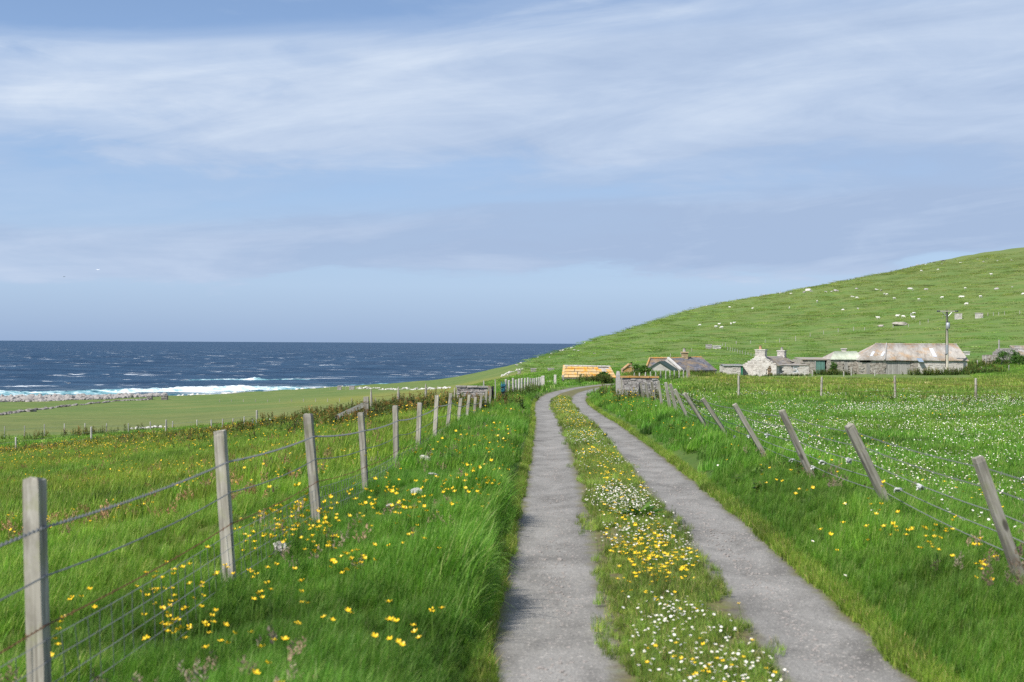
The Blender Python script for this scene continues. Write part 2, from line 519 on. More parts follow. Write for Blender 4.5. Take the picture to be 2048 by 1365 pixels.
def mat_foam():
    m, t, b, o = new_mat('surf_foam')
    geo = t.nodes.new('ShaderNodeNewGeometry')
    v = geo.outputs['Position']
    at = t.nodes.new('ShaderNodeAttribute'); at.attribute_name = 'fo'
    n = noise_n(t, mapping(t, v, (.25, .35, .6)), 1.0, 7, 0.65, 0.5)
    k = mth(t, 'ADD', at.outputs['Fac'], mth(t, 'MULTIPLY', mth(t, 'SUBTRACT', n, 0.5), 1.3))
    setc(t, b.inputs['Base Color'], ramp(t, k, [(0.22, (0.022, 0.085, 0.125)), (0.42, (0.17, 0.36, 0.40)), (0.60, (0.72, 0.80, 0.82)), (0.8, (0.88, 0.90, 0.91))]))
    b.inputs['Roughness'].default_value = 0.8
    b.inputs['Specular IOR Level'].default_value = 0.2
    bump(t, b, noise_n(t, v, 1.1, 6, 0.7), 0.9, 0.5)
    return m

def leafy(name, ramp_stops, trans=0.32, rough=0.55, spec=0.25, tint=True):
    """foliage: colour from a per-blade value, multiplied by the instance's own tint"""
    m, t, b, o = new_mat(name)
    at = t.nodes.new('ShaderNodeAttribute'); at.attribute_name = 'br'
    c = ramp(t, at.outputs['Fac'], ramp_stops)
    if tint:
        ti = t.nodes.new('ShaderNodeAttribute'); ti.attribute_name = 'tint'; ti.attribute_type = 'INSTANCER'
        c = mixc(t, 1.0, c, ti.outputs['Vector'], 'MULTIPLY')
    setc(t, b.inputs['Base Color'], c)
    b.inputs['Roughness'].default_value = rough
    b.inputs['Specular IOR Level'].default_value = spec
    tr = t.nodes.new('ShaderNodeBsdfTranslucent')
    hs = t.nodes.new('ShaderNodeHueSaturation'); hs.inputs['Value'].default_value = 1.5
    t.links.new(c, hs.inputs['Color']); t.links.new(hs.outputs[0], tr.inputs[0])
    mx = t.nodes.new('ShaderNodeMixShader'); mx.inputs[0].default_value = trans
    t.links.new(b.outputs[0], mx.inputs[1]); t.links.new(tr.outputs[0], mx.inputs[2])
    t.links.new(mx.outputs[0], o.inputs[0])
    return m

def mat_wood(name, c_dark, c_mid, c_pale, lichen=0.35, orange=0.0):
    m, t, b, o = new_mat(name)
    v = coords(t)
    oi = t.nodes.new('ShaderNodeObjectInfo')
    off = nd(t, 'ShaderNodeVectorMath', operation='ADD')
    cmb = nd(t, 'ShaderNodeCombineXYZ'); t.links.new(mth(t, 'MULTIPLY', oi.outputs['Random'], 37.0), cmb.inputs[2])
    t.links.new(v, off.inputs[0]); t.links.new(cmb.outputs[0], off.inputs[1])
    v = off.outputs[0]
    g = noise_n(t, mapping(t, v, (38, 38, 2.2)), 1.0, 6, 0.6, 0.6)
    bl = noise_n(t, mapping(t, v, (5, 5, 2.6)), 1.0, 6, 0.65)
    c = ramp(t, g, [(0.28, c_dark), (0.5, c_mid), (0.72, c_pale)])
    c = mixc(t, mth(t, 'MULTIPLY', ramp(t, bl, [(0.5, 0), (0.7, 1)]), 0.75), c, c_dark)
    c = mixc(t, mth(t, 'MULTIPLY', ramp(t, noise_n(t, v, 9, 6, 0.7), [(0.52, 0), (0.66, 1)]), lichen), c, (0.27, 0.28, 0.15))
    # knots
    k = t.nodes.new('ShaderNodeTexVoronoi'); k.inputs['Scale'].default_value = 1.0
    t.links.new(mapping(t, v, (7, 7, 3.2)), k.inputs['Vector'])
    c = mixc(t, ramp(t, k.outputs['Distance'], [(0.10, 0.8), (0.17, 0)]), c, tuple(x * .45 for x in c_dark))
    if orange:
        c = mixc(t, mth(t, 'MULTIPLY', ramp(t, noise_n(t, v, 7, 6, 0.7), [(0.5, 0), (0.62, 1)]), orange), c, (0.50, 0.24, 0.045))
    hs = t.nodes.new('ShaderNodeHueSaturation')
    t.links.new(c, hs.inputs['Color'])
    t.links.new(mth(t, 'MULTIPLY_ADD', oi.outputs['Random'], 0.35, 0.82), hs.inputs['Value'])
    setc(t, b.inputs['Base Color'], hs.outputs[0])
    b.inputs['Roughness'].default_value = 0.85
    b.inputs['Specular IOR Level'].default_value = 0.2
    bump(t, b, g, 0.7, 0.004)
    return m

def mat_stone(name, cols, lichen=None, lich_amt=0.0, lich_scale=2.0, scale=3.0, white=0.0):
    m, t, b, o = new_mat(name)
    v = coords(t)
    isl = t.nodes.new('ShaderNodeNewGeometry').outputs['Random Per Island']
    n = noise_n(t, v, scale, 7, 0.65)
    k = mth(t, 'ADD', mth(t, 'MULTIPLY', n, 0.6), mth(t, 'MULTIPLY', isl, 0.4))
    st = [(0.25 + 0.5 * i / (len(cols) - 1), c) for i, c in enumerate(cols)]
    c = ramp(t, k, st)
    if white:
        c = mixc(t, mth(t, 'MULTIPLY', ramp(t, noise_n(t, v, 1.1, 6, 0.65), [(0.42, 0), (0.60, 1)]), white), c, (0.60, 0.57, 0.53))
    if lichen:
        c = mixc(t, mth(t, 'MULTIPLY', ramp(t, noise_n(t, v, lich_scale, 7, 0.68), [(0.44, 0), (0.60, 1)]), lich_amt), c, lichen)
    setc(t, b.inputs['Base Color'], c)
    b.inputs['Roughness'].default_value = 0.92
    b.inputs['Specular IOR Level'].default_value = 0.2
    bump(t, b, noise_n(t, v, scale * 5, 6, 0.7), 0.6, 0.03)
    return m

def mat_sheet(name, cols, orange=0.0, dark=0.3):
    """painted or rusted corrugated sheet with lichen"""
    m, t, b, o = new_mat(name)
    v = coords(t)
    oi = t.nodes.new('ShaderNodeObjectInfo')
    n = noise_n(t, mapping(t, v, (1.2, .5, .5)), 1.0, 7, 0.65)
    k = mth(t, 'ADD', n, mth(t, 'MULTIPLY', mth(t, 'SUBTRACT', oi.outputs['Random'], 0.5), 0.14))
    c = ramp(t, k, [(0.30, cols[0]), (0.5, cols[1]), (0.68, cols[2])])
    c = mixc(t, mth(t, 'MULTIPLY', ramp(t, noise_n(t, v, 0.75, 7, 0.7), [(0.48, 0), (0.62, 1)]), orange), c, (0.42, 0.22, 0.055))
    c = mixc(t, mth(t, 'MULTIPLY', ramp(t, noise_n(t, mapping(t, v, (2.5, 1, 1), (3, 3, 3)), 0.9, 7, 0.7), [(0.54, 0), (0.68, 1)]), dark), c, (0.10, 0.085, 0.075))
    setc(t, b.inputs['Base Color'], c)
    b.inputs['Roughness'].default_value = 0.7
    b.inputs['Specular IOR Level'].default_value = 0.3
    bump(t, b, noise_n(t, v, 6, 5, 0.7), 0.3, 0.01)
    return m

M = {}
M['ground'] = mat_ground()
M['track'] = mat_track()
M['sea'] = mat_sea()
M['foam'] = mat_foam()
M['blade'] = leafy('grass_blades', [(0.0, (0.052, 0.130, 0.011)), (0.38, (0.108, 0.245, 0.021)), (0.75, (0.185, 0.330, 0.045)), (0.92, (0.31, 0.38, 0.11)), (1.0, (0.46, 0.42, 0.20))], 0.40)
M['seed'] = leafy('grass_seed_heads', [(0.0, (0.16, 0.105, 0.07)), (0.5, (0.23, 0.165, 0.115)), (1.0, (0.33, 0.26, 0.17))], 0.2)
M['leaf'] = leafy('weed_leaves', [(0.0, (0.036, 0.080, 0.012)), (0.5, (0.075, 0.130, 0.020)), (0.82, (0.135, 0.165, 0.034)), (1.0, (0.22, 0.12, 0.04))], 0.25)
M['leaf_own'] = leafy('dock_leaves', [(0.0, (0.035, 0.10, 0.012)), (0.5, (0.065, 0.155, 0.018)), (0.85, (0.11, 0.20, 0.03)), (1.0, (0.17, 0.13, 0.04))], 0.25, tint=False)
def petal(name, a, b_):
    m, t, b, o = new_mat(name)
    isl = t.nodes.new('ShaderNodeNewGeometry').outputs['Random Per Island']
    setc(t, b.inputs['Base Color'], ramp(t, isl, [(0, a), (1, b_)]))
    b.inputs['Roughness'].default_value = 0.4
    b.inputs['Specular IOR Level'].default_value = 0.35
    return m
M['yellow'] = petal('buttercup_petals', (0.78, 0.46, 0.010), (0.86, 0.60, 0.02))
M['white'] = petal('daisy_petals', (0.72, 0.70, 0.68), (0.85, 0.84, 0.83))
M['disc'] = petal('daisy_disc', (0.75, 0.5, 0.05), (0.8, 0.55, 0.08))
M['stem'] = petal('flower_stem', (0.07, 0.15, 0.02), (0.11, 0.19, 0.03))
M['post'] = mat_wood('weathered_post_wood', (0.13, 0.115, 0.092), (0.33, 0.305, 0.255), (0.50, 0.47, 0.41), 0.5)
M['post_pale'] = mat_wood('pale_picket_wood', (0.25, 0.235, 0.205), (0.40, 0.385, 0.35), (0.55, 0.53, 0.49), 0.25)
M['post_orange'] = mat_wood('lichened_post_wood', (0.13, 0.11, 0.085), (0.27, 0.24, 0.20), (0.40, 0.36, 0.30), 0.2, 0.75)
M['post_dark'] = simple('tarred_black_post', (0.022, 0.022, 0.025), 0.6, 0.3, 0.3, 9)
M['wire'] = simple('galvanised_wire', (0.20, 0.205, 0.20), 0.6, 0.4, 0.25, 30, 0.15, 0.0)
M['rust'] = simple('rusty_wire', (0.16, 0.075, 0.035), 0.8, 0.2, 0.4, 30, 0.0, 0.0)
M['rope'] = simple('blue_twine', (0.03, 0.17, 0.24), 0.8, 0.2, 0.35, 20)
M['wool'] = simple('sheep_wool', (0.74, 0.71, 0.65), 0.95, 0.1, 0.12, 6, 0, 0.8, dist=0.05)
M['wisp'] = simple('snagged_wool', (0.66, 0.66, 0.63), 0.95, 0.1, 0.15, 30, 0, 0.5)
M['stone'] = mat_stone('rubble_stone', [(0.17, 0.145, 0.12), (0.32, 0.28, 0.24), (0.46, 0.42, 0.37)], (0.42, 0.42, 0.38), 0.35, 3)
M['stone_flag'] = mat_stone('pen_wall_stone', [(0.20, 0.175, 0.165), (0.33, 0.30, 0.285), (0.45, 0.415, 0.40)], (0.45, 0.44, 0.42), 0.4, 4, 5)
M['stone_pale'] = mat_stone('limewashed_stone', [(0.30, 0.27, 0.24), (0.47, 0.43, 0.39), (0.60, 0.555, 0.51)], None, 0, 2, 3, 0.8)
M['stone_white'] = mat_stone('pale_field_stone', [(0.30, 0.29, 0.27), (0.50, 0.48, 0.44), (0.66, 0.64, 0.60)])
M['beach'] = mat_stone('beach_boulder', [(0.085, 0.078, 0.072), (0.20, 0.185, 0.172), (0.34, 0.315, 0.295)], None, 0, 1, 0.8)
M['orange_stone'] = mat_stone('orange_lichened_stone', [(0.22, 0.19, 0.16), (0.35, 0.31, 0.26), (0.46, 0.42, 0.36)], (0.55, 0.27, 0.045), 0.9, 0.6, 2)
M['coping'] = mat_stone('lichened_coping', [(0.28, 0.19, 0.11), (0.38, 0.25, 0.12), (0.42, 0.30, 0.17)], (0.52, 0.25, 0.045), 0.9, 1.6, 4)
M['flag'] = mat_stone('lichened_flagstone', [(0.38, 0.26, 0.12), (0.48, 0.36, 0.19), (0.52, 0.46, 0.37)], (0.60, 0.29, 0.025), 0.97, 1.9, 2)
M['slate'] = mat_stone('blue_grey_slate', [(0.095, 0.098, 0.115), (0.145, 0.148, 0.17), (0.20, 0.20, 0.225)], (0.38, 0.25, 0.10), 0.6, 0.8, 1.5)
M['slate_old'] = mat_stone('weathered_stone_slate', [(0.19, 0.175, 0.165), (0.29, 0.27, 0.255), (0.40, 0.375, 0.355)], (0.33, 0.25, 0.13), 0.55, 1.1, 2)
M['skew'] = simple('pale_skew_stone', (0.52, 0.50, 0.47), 0.9, 0.2, 0.2, 4)
M['harl'] = simple('pale_render', (0.46, 0.43, 0.40), 0.95, 0.1, 0.2, 3)
M['greenroof'] = simple('dark_green_felt', (0.055, 0.085, 0.078), 0.9, 0.1, 0.2, 3)
M['sheet_rust'] = mat_sheet('rusty_corrugated_sheet', [(0.28, 0.245, 0.205), (0.385, 0.355, 0.315), (0.47, 0.445, 0.405)], 0.5, 0.55)
M['sheet_green'] = mat_sheet('pale_green_sheet', [(0.36, 0.39, 0.29), (0.46, 0.50, 0.39), (0.52, 0.55, 0.45)], 0.1, 0.15)
M['skylight'] = simple('clear_roof_sheet', (0.62, 0.65, 0.72), 0.4, 0.4, 0.1, 3)
M['flash'] = simple('blue_patch_sheet', (0.23, 0.29, 0.36), 0.5, 0.4, 0.2, 3)
M['boards'] = mat_wood('grey_boards', (0.19, 0.18, 0.165), (0.31, 0.295, 0.275), (0.42, 0.40, 0.375), 0.1)
M['doorpaint'] = simple('turquoise_paint', (0.115, 0.235, 0.20), 0.6, 0.3, 0.2, 4)
M['greenpaint'] = simple('green_paint', (0.03, 0.19, 0.12), 0.6, 0.3, 0.2, 4)
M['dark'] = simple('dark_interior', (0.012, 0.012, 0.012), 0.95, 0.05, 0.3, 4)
M['glass'] = simple('old_window_glass', (0.04, 0.045, 0.05), 0.15, 0.6, 0.2, 4, 0, 0)
M['sash'] = simple('tan_window_wood', (0.33, 0.235, 0.15), 0.8, 0.2, 0.2, 6)
M['whitewood'] = simple('pale_painted_wood', (0.52, 0.54, 0.54), 0.8, 0.2, 0.15, 6)
M['chim'] = mat_stone('ochre_chimney_stone', [(0.27, 0.20, 0.11), (0.36, 0.28, 0.16), (0.43, 0.34, 0.21)])
M['pot'] = simple('clay_pot', (0.42, 0.25, 0.15), 0.8, 0.2, 0.2, 8)
M['pot_grey'] = simple('grey_pot', (0.30, 0.28, 0.25), 0.8, 0.2, 0.2, 8)
M['pole'] = mat_wood('pole_timber', (0.22, 0.205, 0.16), (0.33, 0.315, 0.25), (0.42, 0.40, 0.33), 0.2)
M['steel'] = simple('galvanised_steel', (0.42, 0.44, 0.46), 0.5, 0.5, 0.15, 8, 0.4)
M['insul'] = simple('dark_insulator', (0.035, 0.05, 0.075), 0.3, 0.5, 0.2, 8)
M['cable'] = simple('black_cable', (0.02, 0.02, 0.02), 0.6, 0.3, 0.2, 8)
M['hoof'] = simple('sheep_face', (0.62, 0.58, 0.52), 0.9, 0.1, 0.2, 8)
M['gull'] = simple('gull_white', (0.82, 0.82, 0.82), 0.8, 0.2, 0.1, 8)
M['gullgrey'] = simple('gull_grey_wing', (0.50, 0.52, 0.55), 0.8, 0.2, 0.1, 8)
M['lich'] = simple('gravel_stone', (0.30, 0.27, 0.25), 0.9, 0.2, 0.5, 20, 0, 0)

# ---------------------------------------------------------------- ground sheet
def ground_colour(X, Y, Z):
    px = 1024 + F * X / np.maximum(Y, 3)
    n1 = waves(X, Y, 6, 25); n2 = waves(X, Y, 30, 100); n3 = waves(X, Y, 90, 300)
    col = np.empty(X.shape + (3,))
    col[:] = (0.066, 0.135, 0.028)                                    # pasture
    def mix(w, c):
        w = np.clip(w, 0, 1)[..., None]
        col[:] = col * (1 - w) + np.array(c) * w
    mix(0.5 * sst(-.3, .9, n2), (0.098, 0.160, 0.036))
    mix(0.5 * sst(0, 1, n1) , (0.050, 0.112, 0.024))
    # the hill: yellower and browner with height
    hill = sst(180, 260, Y) * sst(-3, 2, Z)
    mix(hill * 0.85, (0.090, 0.158, 0.036))
    mix(hill * 0.6 * sst(-.4, .8, n1 + .5 * n2), (0.122, 0.160, 0.048))
    mix(hill * 0.45 * sst(-.2, .9, n3 - n1 * .4), (0.066, 0.128, 0.026))
    mix(hill * sst(14, 50, Z) * 0.45, (0.120, 0.138, 0.052))
    # left field full of sorrel and buttercups
    left = sst(2.8, 4.5, -s_of(X, Y)) * (1 - sst(78, 100, Y)) * (1 - sst(700, 1000, px))
    mix(left * 0.75, (0.085, 0.095, 0.024))
    mix(left * 0.35 * sst(0, 1, n1), (0.120, 0.090, 0.034))
    # turf under the long verge grass
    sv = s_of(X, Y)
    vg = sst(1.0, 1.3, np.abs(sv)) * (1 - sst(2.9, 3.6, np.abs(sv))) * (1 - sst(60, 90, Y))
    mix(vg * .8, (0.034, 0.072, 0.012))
    # lower fields towards the shore
    low = sst(95, 130, Y) * (1 - sst(980, 1150, px)) * (1 - sst(-3.4, -2.0, Z))
    mix(low * 0.7, (0.092, 0.130, 0.040))
    mix(low * 0.7 * sst(-.1, .8, waves(X * .35, Y * 1.6, 20, 60)) * (1 - sst(230, 260, Y)), (0.140, 0.152, 0.048))
    mix(low * 0.55 * np.exp(-((Y - 150) / 28) ** 2), (0.112, 0.116, 0.045))
    mix(low * 0.65 * sst(500, 700, px) * np.exp(-((Y - 205) / 40) ** 2), (0.165, 0.170, 0.030))
    # tan hay grass across the right field
    tan = sst(1330, 1420, px) * np.exp(-((Y - 108) / 38) ** 2)
    mix(tan * 0.95, (0.125, 0.140, 0.047))
    mix(tan * 0.5 * sst(0, .9, n1), (0.155, 0.150, 0.065))
    # bare shore: shingle and rock
    mix(sst(-12.1, -12.9, Z) , (0.20, 0.185, 0.17))
    return np.where((Z < -12.1)[..., None], col, col * np.array([1.38, 1.30, 1.35]))

def build_ground():
    ys = list(np.arange(-9, 7, 0.4))
    y = 7.0
    while y < 985:
        ys.append(y); y *= 1.0195
    ys = np.array(ys)
    t = np.linspace(-1, 1, 441)
    t = np.sign(t) * (0.12 * np.abs(t) + 0.88 * np.abs(t) ** 2.1)
    W = 13 + 0.66 * np.maximum(ys, 0)
    X = xc(np.clip(ys, -15, 60))[:, None] + t[None, :] * W[:, None]
    Y = np.repeat(ys[:, None], len(t), 1)
    Z = zfun(X, Y)
    ny, nx = X.shape
    me = bpy.data.meshes.new('ground')
    co = np.stack([X, Y, Z], -1).reshape(-1, 3)
    idx = np.arange(ny * nx).reshape(ny, nx)
    q = np.stack([idx[:-1, :-1], idx[:-1, 1:], idx[1:, 1:], idx[1:, :-1]], -1).reshape(-1, 4)
    me.vertices.add(len(co)); me.vertices.foreach_set('co', co.ravel())
    me.loops.add(q.size); me.loops.foreach_set('vertex_index', q.ravel().astype(np.int32))
    me.polygons.add(len(q)); me.polygons.foreach_set('loop_start', np.arange(0, q.size, 4, dtype=np.int32))
    me.polygons.foreach_set('use_smooth', np.ones(len(q), dtype=bool))
    me.update(calc_edges=True)
    a = me.attributes.new('Col', 'FLOAT_COLOR', 'POINT')
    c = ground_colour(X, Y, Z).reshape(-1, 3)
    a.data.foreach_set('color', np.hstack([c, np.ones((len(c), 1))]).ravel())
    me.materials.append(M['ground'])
    o = obj('ground', me)
    tag(o, 'green pasture falling to the shore and rising to a grassy hill', 'ground', kind='structure')
build_ground()

def build_track():
    ss = np.array([-1.30, -1.2, -1.1, -1.0, -.85, -.7, -.55, -.45, -.36, -.25, -.12, 0, .12, .25, .36, .45, .55, .7, .85, 1.0, 1.1, 1.2, 1.30])
    yy = np.concatenate([np.arange(-9, 30, .4), np.arange(30, 110.5, .7)])
    ang = np.arctan(np.interp(yy, _RY, _RS))
    cx = xc(yy)
    X = cx[:, None] + ss[None] * np.cos(ang)[:, None]
    Y = yy[:, None] - ss[None] * np.sin(ang)[:, None]
    Z = zr(yy)[:, None] + np.zeros_like(X)
    crown = 0.035 * np.exp(-(ss / .3) ** 2) - 0.012 * np.exp(-((np.abs(ss) - .75) / .2) ** 2)
    Z = Z + crown[None] + waves(X, Y, 1, 5) * 0.004
    Z[:, 0] -= .09; Z[:, -1] -= .09
    ny, nx = X.shape
    v = np.stack([X, Y, Z], -1).reshape(-1, 3)
    idx = np.arange(ny * nx).reshape(ny, nx)
    q = np.stack([idx[:-1, :-1], idx[:-1, 1:], idx[1:, 1:], idx[1:, :-1]], -1).reshape(-1, 4)
    me = mesh_from('track', v, q, [M['track']], True)
    a = me.attributes.new('sv', 'FLOAT', 'POINT')
    a.data.foreach_set('value', np.repeat(ss[None], ny, 0).ravel())
    tag(obj('track', me), 'narrow grey tarmac farm track with a grassy middle strip curving away', 'track', kind='structure')
build_track()

# ---------------------------------------------------------------- sea
def build_sea():
    ds = np.concatenate([np.exp(np.linspace(math.log(255), math.log(2600), 330)), [3200, 4500, 7000, 12000, 25000, 60000]])
    t = np.linspace(-1, 1, 340)
    X = t[None] * (ds * 0.62)[:, None] - (ds * 0.08)[:, None]
    Y = np.repeat(ds[:, None], len(t), 1)
    fade = (1 - sst(1500, 2600, Y))
    sw = np.zeros_like(X)
    r = np.random.default_rng(3)
    for lam, amp in ((70, .42), (48, .34), (31, .24), (19, .16), (12, .09)):
        for k in range(4):
            a = r.normal(0, .28) + R(90)
            kk = 2 * math.pi / lam / r.uniform(.85, 1.15)
            ph = kk * (math.cos(a) * X + math.sin(a) * Y) + r.uniform(0, 6.28)
            sw += amp * .5 * (np.abs(np.sin(ph / 2 + .6 * np.sin(.013 * X + k))) * -2 + 1.2)
    Z = SEA + sw * fade * sst(255, 400, Y) * .75
    ny, nx = X.shape
    v = np.stack([X, Y, Z], -1).reshape(-1, 3)
    idx = np.arange(ny * nx).reshape(ny, nx)
    q = np.stack([idx[:-1, :-1], idx[:-1, 1:], idx[1:, 1:], idx[1:, :-1]], -1).reshape(-1, 4)
    me = mesh_from('sea', v, q, [M['sea']], True)
    a = me.attributes.new('shore', 'FLOAT', 'POINT')
    dep = SEA - zfun(X, Y)
    px = 1024 + F * X / Y
    near_shore = np.exp(-np.maximum(Y - np.interp(px, [-400, 0, 300, 620, 900], [335, 340, 345, 400, 452]), 0) / 22) * (1 - sst(640, 760, px))
    near_shore = np.maximum(near_shore, .55 * np.exp(-np.maximum(Y - 455, 0) / 14) * sst(760, 860, px))
    a.data.foreach_set('value', near_shore.ravel())
    tag(obj('sea', me), 'dark blue choppy sea with white horses out to the horizon', 'sea', kind='structure')
build_sea()

def breaker(name, px0, px1, d_of, h_of, w, label, fo_base=0.0):
    pxs = np.linspace(px0, px1, 260)
    prof = [(-1.6, 0.02), (-1.1, .18), (-.75, .42), (-.45, .60), (-.22, .82), (-.05, .97), (.10, 1.0), (.3, .86), (.6, .52), (1.0, .22), (1.6, 0)]
    V, fo = [], []
    for p in pxs:
        d = d_of(p); h = h_of(p); x = (p - 1024) / F * d
        lump = .30 * mnoise.noise((x * .10, d * .1, 1.0)) + .14 * mnoise.noise((x * .35, 3.0, 7.0)) + .07 * mnoise.noise((x * 1.3, 9.0, 7.0))
        for k, (u, q) in enumerate(prof):
            dd = d + u * w + 1.2 * mnoise.noise((x * .08, k * .2, 4.0)) * w * .25
            z = SEA - .35 + h * q * (1 + lump) + .22 * q * mnoise.noise((x * .9, u * 3, 2.0))
            V.append(((p - 1024) / F * d + .3 * mnoise.noise((x, u, 5)), dd, z))
            fo.append(fo_base + h / 3.4 * (1.0 if u < .25 else .55))
    n = len(prof)
    faces = [(i * n + k, (i + 1) * n + k, (i + 1) * n + k + 1, i * n + k + 1) for i in range(len(pxs) - 1) for k in range(n - 1)]
    me = mesh_from(name, V, faces, [M['foam']], True)
    me.attributes.new('fo', 'FLOAT', 'POINT').data.foreach_set('value', np.array(fo, float))
    return tag(obj(name, me), label, 'wave', 'waves breaking on the shore', 'stuff')
ip = np.interp
breaker('breaking_wave', -260, 655, lambda p: ip(p, [-260, 0, 200, 400, 655], [352, 352, 366, 380, 402]),
        lambda p: ip(p, [-260, 0, 120, 230, 280, 340, 450, 520, 600, 655], [1.2, 1.3, .8, 1.1, 1.4, 1.6, 1.8, 1.5, .9, .2]), 6.0,
        'long white breaking wave along the boulder shore', .14)
breaker('breaking_wave', 370, 650, lambda p: ip(p, [370, 650], [492, 505]),
        lambda p: ip(p, [370, 420, 490, 510, 530, 590, 650], [.2, .5, .6, 1.3, .5, .55, .1]), 4.5,
        'thin second line of breaking wave behind the main surf', .25)
breaker('breaking_wave', 690, 880, lambda p: ip(p, [690, 880], [452, 468]),
        lambda p: ip(p, [690, 760, 800, 850, 880], [.1, .35, .3, .45, .1]), 4.0,
        'low streak of surf under the green headland', .25)
# ---------------------------------------------------------------- vegetation prototypes (kept out of the scene, instanced)
def proto_coll(name, meshes):
    c = bpy.data.collections.new(name)
    for i, me in enumerate(meshes):
        o = bpy.data.objects.new('%s_%02d' % (name, i), me)
        c.objects.link(o)
    return c

def blades_mesh(name, n, radius, h0, h1, width, lean, wind, mat, seg=4, br=(0.0, 1.0), spread=1.0, seed=0, heads=0):
    r = random.Random(seed)
    V, Fc, B, Mi = [], [], [], []
    def blade(x, y, hd, L, w, ln, b, seg=seg, mi=0):
        base = len(V)
        dx, dy = math.cos(hd), math.sin(hd)
        tw = hd + math.pi / 2 + r.uniform(-.6, .6)
        wx, wy = math.cos(tw), math.sin(tw)
        px_, py_, pz_ = x, y, -0.03
        for k in range(seg):
            u = k / seg
            a = ln * (u ** 1.4) * 1.25
            if k:
                px_ += dx * math.sin(a) * L / seg + wind * u * L / seg
                py_ += dy * math.sin(a) * L / seg
                pz_ += math.cos(a) * L / seg
            ww = w * (1 - u ** 1.8) * .5 + w * .06
            V.append((px_ - wx * ww, py_ - wy * ww, pz_)); V.append((px_ + wx * ww, py_ + wy * ww, pz_))
            B.extend([b + .10 * u, b + .10 * u])
        a = ln * 1.25
        V.append((px_ + dx * math.sin(a) * L / seg + wind * L / seg, py_ + dy * math.sin(a) * L / seg, pz_ + math.cos(a) * L / seg))
        B.append(b + .14)
        for k in range(seg - 1):
            Fc.append((base + 2 * k, base + 2 * k + 1, base + 2 * k + 3, base + 2 * k + 2)); Mi.append(mi)
        Fc.append((base + 2 * seg - 2, base + 2 * seg - 1, base + 2 * seg)); Mi.append(mi)
        return V[-1]
    for i in range(n):
        q = radius * math.sqrt(r.random()); th = r.uniform(0, 6.283)
        blade(q * math.cos(th), q * math.sin(th), r.uniform(0, 6.283), r.uniform(h0, h1), width * r.uniform(.7, 1.3),
              abs(r.gauss(0, lean)), min(1, max(0, r.betavariate(2, 2.2) * (br[1] - br[0]) + br[0])))
    for i in range(heads):
        q = radius * math.sqrt(r.random()); th = r.uniform(0, 6.283)
        x, y = q * math.cos(th), q * math.sin(th)
        L = h1 * r.uniform(1.0, 1.45)
        hd = r.uniform(0, 6.283); ln = r.uniform(.05, .3)
        tx, ty, tz = blade(x, y, hd, L, .0022 + width * .12, ln, .75, 4)
        for k in range(9):                       # loose panicle
            f = k / 9
            cx_, cy_, cz_ = tx, ty, tz - f * L * .22
            a = r.uniform(0, 6.28); l2 = L * .05 * (0.4 + f) + .004
            b0 = len(V)
            ex, ey, ez = cx_ + math.cos(a) * l2, cy_ + math.sin(a) * l2, cz_ + l2 * .8
            V.extend([(cx_, cy_, cz_), (ex, ey, ez - .006), (ex + .003, ey + .003, ez + .008)])
            V.append((cx_ + .0015, cy_ - .0015, cz_ + .006))
            B.extend([r.random()] * 4)
            Fc.append((b0, b0 + 1, b0 + 2, b0 + 3)); Mi.append(1)
    me = mesh_from(name, V, Fc, [mat, M['seed']], False, Mi)
    me.attributes.new('br', 'FLOAT', 'POINT').data.foreach_set('value', np.clip(np.array(B, float), 0, 1))
    return me

def leaf_verts(L, w, droop, fold=.15, n=5, wav=0.0, r=random):
    """ovate leaf along +X starting at the origin, drooping with distance; returns verts, faces"""
    V, Fc = [], []
    for k in range(n + 1):
        u = k / n
        ww = w * math.sin(math.pi * (u ** .75) * .97 + .03) * .5
        x = L * u * math.cos(droop * u * .8); z = L * u * math.sin(-droop * u * .8) + wav * L * math.sin(u * 9)
        V.extend([(x, -ww, z + fold * ww), (x, 0, z - fold * ww * .4), (x, ww, z + fold * ww)])
    for k in range(n):
        a = 3 * k
        Fc.extend([(a, a + 1, a + 4, a + 3), (a + 1, a + 2, a + 5, a + 4)])
    return V, Fc

